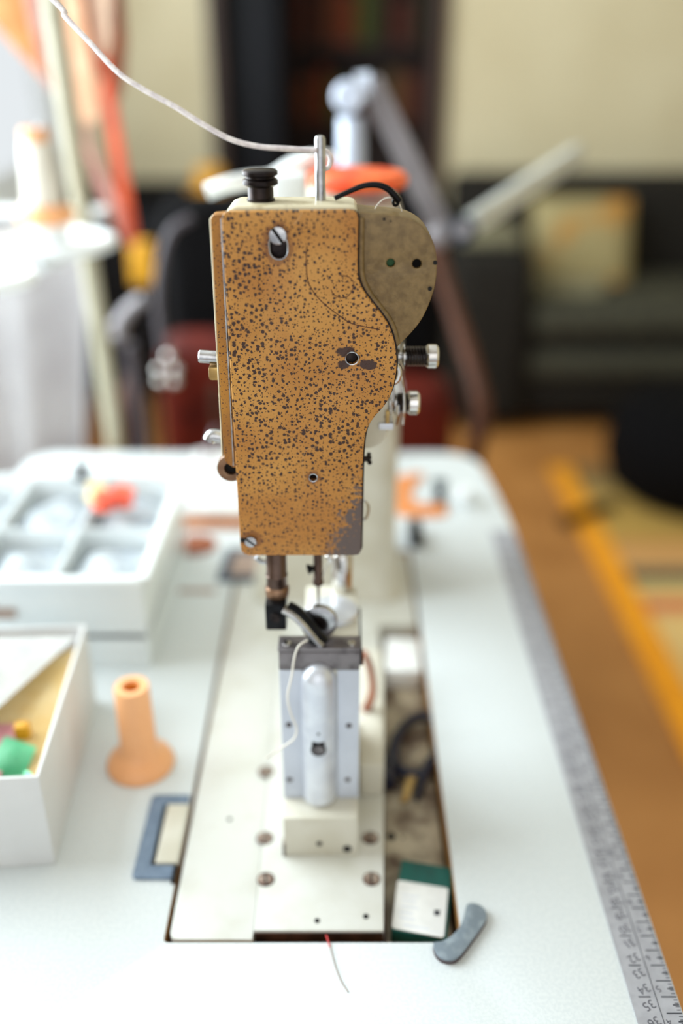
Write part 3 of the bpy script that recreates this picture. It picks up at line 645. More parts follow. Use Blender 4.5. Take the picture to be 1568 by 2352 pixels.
for u, v, r, z in ((728, 2115, .0017, .0012), (840, 2105, .0018, .0012), (527, 1882, .0016, -.0006), (898, 1922, .0034, -.021), (925, 1925, .001, -.021)):
    c = G(u, v, z); MB().lathe([(0, 0), (r, 0), (r, .0003), (0, .0003)], (c.x, c.y, z), (0, 0, 1), 18).build('bed_hole', M['hole'], sm)
# castings right behind the post
MB().prism(rp([(.012, .50), (.030, .50), (.0335, .60), (.0335, .64), (.012, .64)], .004), .0013, .030, .004).build('hook_housing', M['cream'], sm, 'cream housing at the foot of the post')
cc = [P(836, 1500, .56), P(850, 1535, .56), P(856, 1580, .56), P(848, 1615, .56), P(826, 1650, .56)]
MB().tube(catmull(cc, 6), .0042, 10, flat=(1, .6)).build('belt', M['leather2'], sm, 'brown drive belt loop beside the post')
# column, arm, wheel
colp = rp([(-.079, .76), (.0515, .76), (.0515, .87), (-.079, .87)], .022, 8)
b = MB(); q = bmesh.new(); rings = []
cxm, cym = -.014, .815
for z, s in ((.0008, 1.13), (.006, 1.10), (.018, 1.03), (.05, 1.0), (.22, .99), (.30, .98), (.352, .96), (.364, .88)):
    rings.append([q.verts.new((cxm+(x-cxm)*s, cym+(y-cym)*s + (.0), z)) for x, y in colp])
for A, B in zip(rings, rings[1:]):
    for k in range(len(A)): q.faces.new((A[k], A[(k+1) % len(A)], B[(k+1) % len(A)], B[k]))
q.faces.new(rings[0][::-1]); q.faces.new(rings[-1]); bmesh.ops.recalc_face_normals(q, faces=q.faces); b.add(q)
b.build('column', M['cream'], sm, 'cream upright column of the machine arm')
b = MB(); b.prism(rp([(-.052, .262), (.028, .262), (.028, .362), (-.052, .362)], .016, 6), .514, .80, .004, 'y'); b.build('arm', M['cream'], sm, 'cream horizontal machine arm')
c = P(888, 1044, .765); MB().box(-.03, .0515, .757, .762, .206, .222, .004).build('column_badge', M['whitepl'], sm)
MB().lathe([(.012, 0), (.055, 0), (.062, .006), (.064, .012), (.060, .020), (.030, .024), (.012, .028)], (-.014, .895, .31), (0, 1, 0), 48).build('handwheel', M['black'], sm)
MB().cyl((-.014, .86, .31), (-.014, .93, .31), .012).build('wheel_shaft', M['steel'], sm)
# white arm on top + red disc + pale tube (bobbin winder on the arm)
MB().cyl(P(760, 478, .78), P(760, 425, .78), .026, .022, b=.003).build('winder_base', M['cream'], sm)
MB().box(P(630, 450, .72).x, P(705, 450, .72).x, .70, .74, P(660, 470, .72).z, P(660, 395, .72).z, .005).build('thread_retainer', M['whitepl'], sm)

# ---- things on / at the machine
rd = MB().lathe([(0, 0), (.036, 0), (.041, .003), (.042, .008), (.038, .012), (.018, .0135), (0, .0135)], P(818, 413, .79)-Vector((0, 0, .006)), (0, 0, 1), 48).build('thread_reel', M['orange'])
tag(rd, 'flat orange-red reel lying on top of the machine arm', 'reel')
tu = MB().tube(catmull([P(476, 440, .80), P(520, 424, .80), P(575, 414, .81), (P(625, 408, .82)), P(668, 382, .82), P(712, 366, .82), P(760, 366, .83)], 6), .0068, 16).build('plastic_hose', M['whitepl'])
tag(tu, 'short white curved hose lying across the machine arm behind the dark knob', 'hose')
# main cord
cp = [Vector((-.395, .86, .70)), Vector((-.26, .62, .58))] + [P(u, v, Y) for u, v, Y in ((100, -20, .55), (150, 38, .54), (205, 96, .53), (270, 165, .52), (330, 206, .515), (400, 244, .51), (470, 288, .505), (530, 320, .502), (590, 336, .50), (650, 341, .498), (700, 344, .4975), (728, 345, .4965))]
cd = MB().tube(catmull(cp, 8), .00135, 12); cd.tube(catmull([P(744, 388, .502), P(754, 384, .504), (P(759, 366, .505)), P(752, 350, .505), P(740, 345, .5045)], 6), .0012, 10)
tag(cd.build('cord', M['thread']), 'thick white waxed cord running from top left to the upright pin', 'cord')
tag(MB().tube(catmull([P(857, 492, .497), P(864, 474, .497), (P(880, 458, .497)), P(898, 454, .497), P(912, 462, .497), P(921, 480, .498), P(925, 500, .499)], 6), .00033, 8).build('thread', M['finethread']), 'fine white thread looped through the eye of the black take-up lever', 'thread')
pt = [P(u, v, Y) for u, v, Y in ((706, 1470, .4615), (686, 1484, .457), (676, 1510, .457), (670, 1550, .456), (660, 1600, .455), (668, 1640, .455), (680, 1670, .454), (676, 1695, .452), (655, 1712, .450), (630, 1728, .447), (610, 1742, .44))]
tag(MB().tube(catmull(pt, 6), .0006, 8).build('thread', M['finethread']), 'white thread hanging down the grey front of the post', 'thread')
tt = [G(752, 2150, .0018), G(757, 2175, .0008), G(768, 2215, .0006), G(782, 2252, .0006), G(798, 2277, .0006)]
e = empty('thread', G(760, 2200, 0), 'loose thread end with a red tip lying on the white table before the bed', 'thread')
MB().tube(catmull(tt[1:], 6), .0004, 8).build('tail', mat('pale grey thread', (176, 164, 156), .6), e, 'pale grey tail'); MB().tube(catmull([G(749, 2148, .0022), G(753, 2160, .0016), tt[1]], 5), .0005, 8).build('tip', M['redthread'], e, 'red tip')

# ================================================================ THINGS ON THE TABLE
# rubber pad in the corner
px = [(995, 2166), (1000, 2188), (1016, 2202), (1038, 2205), (1058, 2193), (1085, 2158), (1112, 2120), (1118, 2103), (1111, 2086), (1090, 2075), (1072, 2078), (1066, 2100), (1056, 2127), (1036, 2150), (1014, 2162)]
pts = [(G(u, v, .004).x, G(u, v, .004).y) for u, v in px]; pts = [(p.x, p.y) for p in catmull([Vector((*p, 0)) for p in pts], 4, True)]
rpd = empty('rubber_cushion', G(1060, 2140, 0), 'grey crescent rubber cushion at the near right corner of the machine cutout', 'rubber cushion')
MB().prism(pts, .0026, .0046, .0008).build('top', M['rubber'], rpd); MB().prism(pts, .0001, .0026).build('base', M['rubberside'], rpd)
# hinge bracket
hb = empty('hinge_bracket', G(370, 1930, 0), 'blue-grey bracket around a cream hinge at the left of the machine bed', 'bracket')
ox = [(-.1345, .427), (-.1075, .427), (-.1075, .4375), (-.1245, .4375), (-.1245, .4915), (-.1075, .4915), (-.1075, .501), (-.1345, .501)]
MB().prism(rp(ox, [.004, .001, .001, .0015, .0015, .001, .001, .005]), .0001, .0022, .0004).build('frame', M['bluegrey'], hb)
MB().box(-.1215, -.1068, .4385, .4905, .0001, .0035, .001).build('hinge', M['cream'], hb)
MB().box(-.1242, -.1218, .4380, .4910, .0001, .0006).build('gap', M['hole'], hb)
MB().box(-.1090, -.1062, .424, .437, .0001, .0030, .0004).build('stop', M['black'], hb)
# peach cone
def cone(loc, m, name='thread_cone_core', s=1.0):
    prof = [(.0070, .0015), (.0245, .0), (.0250, .002), (.0235, .006), (.0185, .0105), (.0145, .0135), (.0132, .018), (.0125, .070), (.0120, .072), (.0070, .072), (.0062, .070), (.0055, .010)]
    return MB().lathe([(r*s, h*s) for r, h in prof], loc, (0, 0, 1), 48)
ec = empty('spool', (-.1490, .5345, 0), 'empty peach plastic cone spool standing beside the white cardboard box', 'spool')
cone((-.1490, .5345, .0001), None).build('cone', M['peach'], ec)
MB().lathe([(0, .060), (.0055, .060), (.0055, .0705), (.0058, .0705), (.0058, .0600)], (-.1490, .5345, 0)).build('bore', M['orangein'], ec)
# white cardboard box with contents
bx = empty('cardboard_box', (-.28, .52, 0), 'open white cardboard box filled with paper scraps at the left table edge', 'box')
R = Matrix.Translation((-.187, .44, 0)) @ Matrix.Rotation(math.radians(4), 4, 'Z')
W_, D_, H_ = .19, .165, .075; th = .0022
bb = MB(); bb.box(-W_, 0, 0, th, 0.0001, H_, .0006, mtx=R); bb.build('front_wall', M['card'], bx)
MB().box(-th, 0, th, D_, 0.0001, H_, .0006, mtx=R).build('right_wall', M['card'], bx)
MB().box(-W_, 0, D_, D_+th, 0.0001, H_, .0006, mtx=R).build('rear_wall', M['card'], bx)
MB().box(-W_, -W_+th, th, D_, 0.0001, H_, .0006, mtx=R).build('left_wall', M['card'], bx)
MB().box(-W_+th, -th, th, D_, 0.0001, .003, mtx=R).build('floor_panel', M['cardin'], bx)
MB().box(-W_+th+.0003, -th-.0003, th+.0002, th+.0008, .004, H_-.001, mtx=R).build('lining', M['cardin'], bx)
def loc3(p): return R @ Vector(p)
def sheet_on(pts4, z, th_, m, name, lab, cat, bend=.004, grp=None):
    A, B_, C_, D2 = [Vector(p) for p in pts4]
    def fn(u, v): p = A.lerp(B_, u).lerp(D2.lerp(C_, u), v); return loc3((p.x, p.y, p.z + bend*math.sin(math.pi*u)*math.sin(math.pi*v)))
    o = MB().sheet(fn, 12, 12, th_).build(name, m); return tag(o, lab, cat, grp)
sheet_on([(-.185, .055, .0745), (-.046, .064, .0735), (-.004, .155, .0735), (-.185, .161, .0745)], 0, .0012, M['paper'], 'paper_sheet', 'large white paper sheet lying on top in the cardboard box', 'paper', .006)
sheet_on([(-.110, .022, .052), (-.034, .026, .052), (-.028, .070, .060), (-.100, .075, .060)], 0, .0012, M['pink'], 'pink_card', 'pink card under the white sheet in the cardboard box', 'card', .003)
sheet_on([(-.040, .020, .045), (-.0035, .018, .047), (-.0035, .150, .068), (-.075, .100, .060)], 0, .0012, M['yellow'], 'yellow_paper', 'pale yellow paper against the right side of the cardboard box', 'paper', .004)
sheet_on([(-.050, .026, .048), (-.020, .026, .048), (-.014, .048, .058), (-.036, .056, .062)], 0, .002, M['green'], 'green_wrapper', 'mint green plastic wrapper in the near right corner of the cardboard box', 'wrapper', .004)
o = MB().tube([loc3((-.010, .0085, .012)), loc3((-.012, .009, .045)), loc3((-.011, .014, .066))], .004, 10, flat=(1, .5)).build('green_tie', M['green']); tag(o, 'upright mint green strip in the near corner of the cardboard box', 'strip')
o = MB().box(-.031, -.021, .058, .066, .050, .0665, .002, mtx=R).build('mustard_scrap', M['mustard']); tag(o, 'small mustard yellow scrap beside the pink card', 'scrap')
# frosted organiser
og = empty('storage_box', (-.28, .755, 0), 'frosted white plastic storage box with compartments behind the cardboard box', 'storage box')
X0, X1, Y0, Y1, ZT = -.388, -.163, .654, .858, .088
MB().box(X0, X1, Y0, Y0+.003, .0001, ZT, .001).box(X0, X1, Y0-.006, Y0+.003, ZT-.006, ZT+.002, .001).build('front_wall', M['frost'], og)
MB().box(X0, X1, Y1-.003, Y1, .0001, ZT, .001).build('rear_wall', M['frost'], og)
MB().box(X1-.003, X1, Y0+.003, Y1-.003, .0001, ZT, .001).box(X1-.003, X1+.006, Y0, Y1, ZT-.006, ZT+.002, .001).build('right_wall', M['frost'], og)
MB().box(X0, X0+.003, Y0+.003, Y1-.003, .0001, ZT, .001).build('left_wall', M['frost'], og)
MB().box(X0, X1, Y0, Y1, .03, .034).build('bottom', M['frost'], og)
for x in (-.315, -.24): MB().box(x, x+.002, Y0+.003, Y1-.003, .034, ZT-.006).build('divider', M['frost'], og)
MB().box(X0+.003, X1-.003, .75, .752, .034, ZT-.006).build('divider', M['frost'], og)
MB().box(-.36, -.27, Y0-.0045, Y0-.0005, .052, .060, .001).build('label_slot', M['tan'], og)
for i, (x0, x1) in enumerate(((-.383, -.318), (-.310, -.243), (-.236, -.168))):
    for j, (y0, y1) in enumerate(((.660, .747), (.755, .852))):
        def fn(u, v, x0=x0, x1=x1, y0=y0, y1=y1, k=i*2+j):
            return Vector((x0+.001+(x1-x0-.002)*u, y0+.001+(y1-y0-.002)*v, .060+.016*math.sin(math.pi*u)**.6*math.sin(math.pi*v)**.6 + .003*math.sin(9*u+k*2)*math.cos(8*v+k)))
        o = MB().sheet(fn, 14, 14, .022).build('parts_bag', M['polybag'])
        tag(o, 'clear bag of small parts in the %s %s compartment of the storage box' % (('left', 'middle', 'right')[i], ('front', 'rear')[j]), 'bag', 'clear bags in the storage box')
for nm, m, u, v, r, lab, c_ in (('red_spool', 'coral', 236, 1166, .010, 'coral red spool in the storage box, nearer the left of two', 'spool'), ('red_spool', 'coral', 280, 1156, .011, 'coral red spool in the storage box, at the right of the yellow spool', 'spool'), ('yellow_spool', 'yellow', 218, 1146, .009, 'yellow spool beside the coral red spools in the storage box', 'spool'), ('dark_bobbin', 'black', 186, 1098, .0075, 'small black bobbin at the rear of the storage box', 'bobbin')):
    c = G(u, v, .086); o = MB().lathe([(0, 0), (r, 0), (r, .002), (r*.6, .003), (r*.6, .011), (r, .012), (r, .014), (0, .014)], c, (0.2, 0, 1), 24).build(nm, M[m]); tag(o, lab, c_)
# papers on a board behind left
bd = empty('cutting_board', (-.15, .93, 0), 'thin wooden board under the paper pad behind the storage box', 'board')
c0, c1 = G(418, 1190, 0), G(585, 1035, 0)
MB().box(-.183, -.100, .905, 1.085, .0001, .014, .002).build('board', M['leather'], bd)
pd = MB()
for k in range(6): pd.box(-.182+.0004*k, -.101, .907, 1.083-.003*k, .0142+k*.0016, .0142+k*.0016+.0014, .0002)
tag(pd.build('paper_pad', M['paper']), 'pad of white paper lying on the wooden board', 'paper pad')
tag(MB().tube(catmull([G(420, 1160, .03), G(450, 1090, .03), G(480, 1030, .03), G(494, 985, .03)], 4), .0022, 8).build('cord', mat('grey red cord', (150, 130, 140), .6)), 'thin grey cord lying across the paper pad', 'cord')
c = G(450, 1250, .002); tag(MB().lathe([(0, 0), (.022, 0), (.022, .002), (0, .002)], (c.x, c.y, .0001), (0, 0, 1), 36).build('leather_disc', M['leather2']), 'round brown leather disc lying right of the storage box', 'leather disc')
sp = empty('metal_plate', G(530, 1295, 0), 'slate blue metal frame plate lying behind the machine bed on the left', 'plate')
q = [(G(u, v, .003).x, G(u, v, .003).y) for u, v in ((498, 1332), (522, 1258), (640, 1258), (640, 1332))]
MB().prism(rp(q, .003), .0001, .003, .0005).build('frame', M['slate'], sp)
q = [(G(u, v, .003).x, G(u, v, .003).y) for u, v in ((524, 1322), (540, 1274), (630, 1274), (630, 1322))]
MB().prism(rp(q, .002), .0031, .0042).build('panel', M['tan'], sp)
c = G(452, 1356, .001); tag(MB().box(c.x-.018, c.x+.018, c.y-.004, c.y+.004, .0001, .001, .0003).build('card_scrap', M['tan']), 'tiny tan card scrap on the table left of the slate plate', 'scrap')
# leather C scrap, dark bobbin
cpx = [(905, 1100), (925, 1093), (958, 1088), (972, 1092), (958, 1108), (944, 1130), (948, 1150), (972, 1158), (1000, 1158), (1018, 1160), (1026, 1180), (990, 1186), (940, 1184), (905, 1175), (890, 1140)]
q = [(G(u, v, .002).x, G(u, v, .002).y) for u, v in cpx]; q = [(p.x, p.y) for p in catmull([Vector((*p, 0)) for p in q], 3, True)]
tag(MB().prism(q, .0001, .003).build('leather_scrap', M['leather']), 'C-shaped tan leather offcut lying behind the machine column', 'leather offcut')
c = G(1010, 1165, 0); bo = MB().lathe([(0, 0), (.009, 0), (.009, .002), (.006, .004), (.006, .020), (.009, .022), (.009, .024), (0, .024)], (c.x, c.y+.012, .003), (0, 0, 1), 28).build('bobbin', M['tealdark']); tag(bo, 'small dark bobbin standing on the tan leather offcut', 'bobbin')
c = G(1070, 1165, 0); tag(MB().lathe([(0, 0), (.012, 0), (.012, .004), (.009, .020), (0, .020)], (c.x, c.y+.01, .0001), (0, 0, 1), 28).build('thimble', M['frost']), 'pale translucent thimble standing right of the dark bobbin', 'thimble')
c = G(948, 1250, 0); tag(MB().box(c.x-.004, c.x+.010, c.y-.01, c.y+.03, .0001, .016, .003).build('clamp', M['black']), 'small black clamp on the table beside the machine column', 'clamp')

# ---- things in the tray
TZ0 = -.0208
def quad(pxs, z): return [(G(u, v, z).x, G(u, v, z).y) for u, v in pxs]
np_ = empty('needle_packet', G(965, 2065, TZ0), 'dark green needle packet with a white label in the tray', 'needle packet')
MB().prism(rp(quad([(922, 1974), (1037, 1994), (1027, 2158), (898, 2136)], -.008), .0015), TZ0, -.008, .0004).build('case', M['teal'], np_)
MB().prism(rp(quad([(913, 2022), (1029, 2041), (1019, 2155), (899, 2132)], -.0076), .0022), -.0079, -.0072).build('label_card', M['paper'], np_)
MB().prism(quad([(997, 2090), (1010, 2091), (1009, 2103), (996, 2102)], -.0072), -.00718, -.0070).build('size_window', M['ink'], np_)
b = MB()
for k, (u, v, l) in enumerate(((922, 2052, 40), (922, 2064, 34), (921, 2078, 40), (919, 2092, 30), (917, 2104, 36), (926, 2122, 60))):
    b.prism(quad([(u, v), (u+l, v+l*.16), (u+l, v+l*.16+5), (u, v+5)], -.0072), -.00718, -.00712)
b.build('printed_lines', M['faint'], np_)
# thread snips
sn = empty('scissors', G(945, 1740, TZ0), 'small scissors with dark navy handles lying in the tray', 'scissors')
zr = -.0135
rg = [(948, 1652), (980, 1645), (1003, 1668), (1008, 1705), (996, 1745), (970, 1775), (938, 1778), (912, 1760), (905, 1722), (920, 1680)]
MB().tube(catmull([G(u, v, zr) for u, v in rg], 5, True), .0042, 12, closed=True).build('handle', M['navy'], sn)
MB().tube(catmull([G(912, 1690, zr), G(900, 1735, zr), G(892, 1775, zr), G(890, 1800, zr)], 5), [.0045]*6+[.0052]*5+[.006]*5, 12).build('handle', M['navy'], sn)
MB().tube(catmull([G(988, 1750, zr), G(972, 1790, zr), G(958, 1835, zr)], 5), [.0045-.0002*k for k in range(11)], 12).build('handle', M['navy'], sn)
MB().prism(quad([(938, 1772), (960, 1776), (938, 1842), (918, 1846)], zr), zr, zr+.002, .0003).build('blade', M['brass'], sn, 'brass coloured blade')
# white small box
tag(MB().prism(rp([(.0365, .652), (.0688, .650), (.0695, .700), (.040, .702)], .006), TZ0, -.002, .002).build('eraser_block', M['paper']), 'small white block with rounded edges at the far end of the tray', 'block')

# ================================================================ BEHIND THE TABLE
# thread stand
ts = empty('thread_stand', (-.292, 1.135, FL), 'cream thread stand pole with two white cone trays behind the table', 'thread stand')
PXs = -.295
MB().cyl((PXs+.012, 1.145, FL), (PXs-.032, 1.145, 1.25), .0110, seg=24).build('pole', M['standcream'], ts)
MB().lathe([(0, 0), (.13, 0), (.13, .015), (.02, .03), (0, .03)], (PXs, 1.145, FL), (0, 0, 1), 32).build('base', M['standcream'], ts)
def tray(c, r, nm='tray'):
    b = MB(); b.lathe([(0, .002), (r-.004, .002), (r-.004, .004), (0, .004)], c, (0, 0, 1), 40)
    b.tube([(c[0]+r*math.cos(2*math.pi*k/40), c[1]+r*math.sin(2*math.pi*k/40), c[2]+.006) for k in range(40)], .0065, 12, closed=True)
    o = b.build(nm, M['whitepl'], ts)
    MB().cyl((c[0]*.6+PXs*.4, c[1]*.6+1.145*.4, c[2]-.004), (PXs, 1.145, c[2]-.004), .006).build('tray_arm', M['whitepl'], o)
    MB().lathe([(0, 0), (.005, 0), (.004, .12), (0, .125)], (c[0], c[1], c[2]+.004), (0, 0, 1), 16).build('spindle', M['steel'], o)
    return c
t1 = tray((-.316, 1.055, .272), .062); t2 = tray((-.348, .93, .262), .040)
def big_cone(loc, label):
    e = empty('thread_cone', loc, label, 'thread cone', 'white thread cones on the stand')
    MB().lathe([(0, 0), (.027, 0), (.0310, .004), (.0315, .011), (.027, .017), (.017, .020), (0, .02)], Vector(loc)+Vector((0, 0, .0)), (0, 0, 1), 36).build('cone_core', M['peach'], e)
    MB().lathe([(0, .020), (.0205, .020), (.0205, .026), (.0165, .080), (.015, .083), (0, .083)], loc, (0, 0, 1), 36).build('thread_winding', M['finethread'], e)
    MB().lathe([(.006, .083), (.0150, .083), (.014, .096), (.006, .096), (.006, .083)], loc, (0, 0, 1), 28).build('cone_tip', M['peach'], e)
    return e
# cone stands on a white plug above the first tray
MB().lathe([(0, 0), (.020, 0), (.022, .01), (.020, .022), (0, .022)], (t1[0]-.006, t1[1], t1[2]+.005), (0, 0, 1), 30).build('cone_seat', M['whitepl'], ts)
big_cone((t1[0]-.006, t1[1], t1[2]+.0275), 'white thread cone with peach base on the taller tray of the stand')
# hanging pale cloth behind the stand
def cloth(x0, x1, z0, z1, Y, name, m, folds, amp, taper=0.0, th_=.002):
    def fn(u, v):
        zz = z1 + (z0-z1)*v; xm = (x0+x1)/2; hw = (x1-x0)/2*(1-taper*v)
        return Vector((xm-hw+2*hw*u - taper*.05*v, Y + amp*math.sin(u*math.pi*folds)*(0.4+.6*v), zz))
    return MB().sheet(fn, 60, 12, th_).build(name, m)
cl = cloth(-.66, -.345, -.30, .262, 1.32, 'cloth', M['linen'], 5, .022, .38); tag(cl, 'pale grey cloth hanging behind the thread stand', 'cloth')
tag(MB().box(-.70, -.32, 1.30, 1.34, .262, .272, .003).box(-.70, -.69, 1.31, 1.33, FL, .262).box(-.355, -.345, 1.31, 1.33, FL, .262).build('garment_rail', M['whitepl']), 'low white rail that holds the pale grey cloth', 'rail')
# leather hides hanging top left
rl = MB().cyl((-.80, 1.38, .86), (-.30, 1.38, .86), .009); rl.cyl((-.80, 1.38, .86), (-.80, 1.38, 1.9), .006).cyl((-.30, 1.38, .86), (-.30, 1.38, 1.9), .006)
tag(rl.build('hanging_rail', M['metalgrey']), 'metal rail from the ceiling above the hanging leather strips', 'rail')
def strip(pxs, Y, m, label, th_=.003):
    q = [(P(u, v, Y).x, P(u, v, Y).z) for u, v in pxs]
    topz = .872
    xs = [q[0][0], q[1][0]]
    poly = [(min(xs), topz), (max(xs), topz)] + q[1:] + [q[0]]
    o = MB().prism(poly, Y-th_/2, Y+th_/2, .0006, 'y').build('leather_strip', m); return tag(o, label, 'leather strip', 'leather strips hanging at the upper left')
strip([(-60, -20), (62, -20), (88, 90), (118, 195), (98, 180), (-10, 60), (-60, 0)], 1.395, M['leather'], 'wide orange tan leather hide with a slanting lower edge, at the far left')
strip([(55, -10), (88, -10), (85, 40), (98, 90), (100, 140), (128, 200), (112, 205), (88, 140), (80, 90), (68, 45)], 1.365, M['leather5'], 'wavy dusty pink leather strip in front of the orange tan hide')
strip([(128, -10), (188, -10), (205, 100), (224, 240), (228, 262), (212, 284), (196, 284), (184, 262), (165, 120)], 1.370, M['leather3'], 'peach leather strip with a rounded end just right of the cream pole')
strip([(186, -10), (256, -10), (256, 90), (250, 128), (240, 130), (222, 150), (205, 80)], 1.385, mat('pale peach leather', (240, 206, 180), .6), 'short pale peach leather strip between two brown ones')
strip([(205, -10), (284, -10), (292, 90), (286, 190), (270, 240), (258, 232), (245, 120)], 1.402, M['leather2'], 'dark brown leather strip hanging furthest to the right')
strip([(152, -10), (200, -10), (222, 110), (246, 178), (234, 190), (208, 140)], 1.378, mat('russet leather', (180, 92, 62), .6), 'russet leather strip between the peach strips')
strip([(214, -10), (246, -10), (258, 180), (284, 340), (316, 540), (306, 566), (290, 552), (262, 400), (230, 190)], 1.412, M['leather4'], 'long narrow orange red leather strip reaching lowest')
strip([(178, -10), (196, -10), (206, 330), (250, 420), (312, 540), (302, 566), (286, 560), (222, 430), (196, 345)], 1.422, M['leather5'], 'long dusty pink leather strip crossing behind the orange red one')
# swing-arm lamp
lp = empty('desk_lamp', (.012, 1.15, -.04), 'silver grey swing-arm desk lamp behind the machine', 'lamp')
LY = 1.14
MB().cyl((P(806, 300, LY).x, LY, -.04), P(808, 268, LY), .015, seg=28, b=.002).build('post', M['lampwhite'], lp)
MB().box(-.01, .04, 1.085, 1.165, -.060, .012, .004).build('clamp', M['blackplastic'], lp)
MB().cyl(P(800, 222, LY-.03), P(800, 222, LY+.04), .017, seg=28, b=.003).build('upper_joint', M['lampwhite'], lp)
MB().tube([P(775, 225, LY), P(800, 210, LY)], .011, 14).build('joint_knob', mat('dark blue knob', (60, 60, 92), .3), lp)
def beam(p0, p1, w0, d0, m, name):
    p0, p1 = Vector(p0), Vector(p1); d = p1-p0; L_ = d.length; z = d.normalized(); y = Vector((0, 1, 0)); y = (y - z*y.dot(z)).normalized(); x = y.cross(z)
    mt = Matrix((x, y, z)).transposed().to_4x4(); mt.translation = p0
    return MB().box(-w0/2, w0/2, -d0/2, d0/2, 0, L_, .004, mtx=mt).build(name, m, lp)
beam(P(848, 185, LY), P(1030, 560, LY), .028, .02, M['metalgrey'], 'lower_arm')
MB().tube([P(818, 200, LY-.012), P(852, 196, LY-.012)], .014, 14).build('arm_end', M['lampwhite'], lp)
MB().ball(P(1012, 535, LY), .018).build('elbow_end', M['metalgrey'], lp)
MB().cyl(P(1062, 530, LY-.02), P(1062, 530, LY+.02), .016, b=.002).build('elbow_joint', mat('dark steel joint', (60, 66, 76), .4, .5), lp)
MB().cyl(P(1063, 528, LY-.024), P(1063, 528, LY-.02), .009).build('elbow_bolt', M['metalgrey'], lp)
beam(P(1085, 512, LY+.01), P(1328, 352, LY+.25), .026, .02, mat('pale lamp arm enamel', (196, 198, 192), .4, .2), 'upper_arm')
MB().box(P(1015, 560, LY).x, P(1062, 560, LY).x, LY-.006, LY+.006, P(1040, 548, LY).z, P(1040, 520, LY).z, .003).build('elbow_link', M['metalgrey'], lp)
# office chair behind the table
oc = empty('office_chair', (-.07, 1.75, FL), 'black padded armchair with brown wooden frame behind the table', 'chair')
def pad(x0, x1, y0, y1, z0, z1, b_, nm, m, lab=None): return MB().box(x0, x1, y0, y1, z0, z1, b_, 4).build(nm, m, oc, lab)
pad(-.33, .20, 1.74, 1.84, -.30, .222, .045, 'backrest', M['blackfab'])
pad(-.34, .21, 1.35, 1.75, -.40, -.28, .04, 'seat', M['blackfab'])
for s, x in ((-1, -.36), (1, .235)):
    bp = [(x-s*.085, 1.78, .20), (x-s*.055, 1.68, .10), (x-s*.01, 1.50, -.03), (x, 1.46, -.09), (x-s*.01, 1.46, -.16), (x-s*.02, 1.50, -.42)]
    if s < 0: bp = bp[2:]
    MB().tube(catmull(bp, 6), .017, 12, flat=(1, .8)).build('arm_frame', M['wood'], oc)
MB().cyl((-.07, 1.60, FL+.06), (-.07, 1.60, -.40), .03).build('gas_lift', M['blackplastic'], oc)
for k in range(5):
    a = 2*math.pi*k/5+.3; l_ = MB().tube([(-.07, 1.60, FL+.10), (-.07+.26*math.cos(a), 1.60+.26*math.sin(a), FL+.06)], .018, 10).build('base_spoke', M['blackplastic'], oc)
    MB().cyl((-.07+.26*math.cos(a)-.015, 1.60+.26*math.sin(a), FL+.026), (-.07+.26*math.cos(a)+.015, 1.60+.26*math.sin(a), FL+.026), .026).build('caster', M['blackplastic'], l_)
pc = MB().box(-.325, -.075, 1.56, 1.68, -.279, .010, .05, 4).build('cushion', M['redbrown']); tag(pc, 'rust red leather cushion on the left side of the black armchair', 'cushion')
pc = MB().box(.005, .205, 1.56, 1.68, -.279, -.068, .05, 4).build('cushion', M['redbrown']); tag(pc, 'rust red leather cushion on the right side of the black armchair', 'cushion')
tag(MB().box(P(482, 900, 1.25).x, P(506, 900, 1.25).x, 1.244, 1.26, FL, P(490, 888, 1.25).z, .003).build('wooden_slat', M['wood']), 'upright brown wooden slat leaning behind the table near the machine', 'slat')
# cables and clips hanging at left
cb = [P(440, 500, 1.25), P(395, 530, 1.24), P(370, 600, 1.23), P(362, 690, 1.22), P(374, 800, 1.22)]
ch_ = empty('headset_cable', P(372, 800, 1.22), 'grey cable with shiny metal clips hanging before the black armchair', 'cable')
MB().tube(catmull(cb, 8), .0065, 12).build('sleeve', M['cable'], ch_)
for u, v in ((388, 818), (366, 850), (404, 850), (368, 876), (402, 878)): MB().ball(P(u, v, 1.215), .0075, 16).build('clip', M['chrome'], ch_)
hook = MB().cyl(P(440, 500, 1.25), P(452, 492, 1.74), .004); hook.build('hook', M['blackplastic'], ch_)
hk = MB().tube(catmull([P(330, 685, 1.24), P(296, 712, 1.24), P(268, 752, 1.24)], 5), [.009+.0003*k for k in range(11)], 14)
hk.ball(P(274, 768, 1.24), .012)
tag(hk.build('metal_hook', M['metalgrey']), 'blurred silver hook beside the cream pole', 'hook')
tag(MB().tube(catmull([P(296, 790, 1.3), P(315, 900, 1.3), P(330, 1025, 1.3), P(335, 1160, 1.3)], 5), .010, 10).build('cable', M['cable']), 'thick dull grey cable right of the cream pole', 'cable')
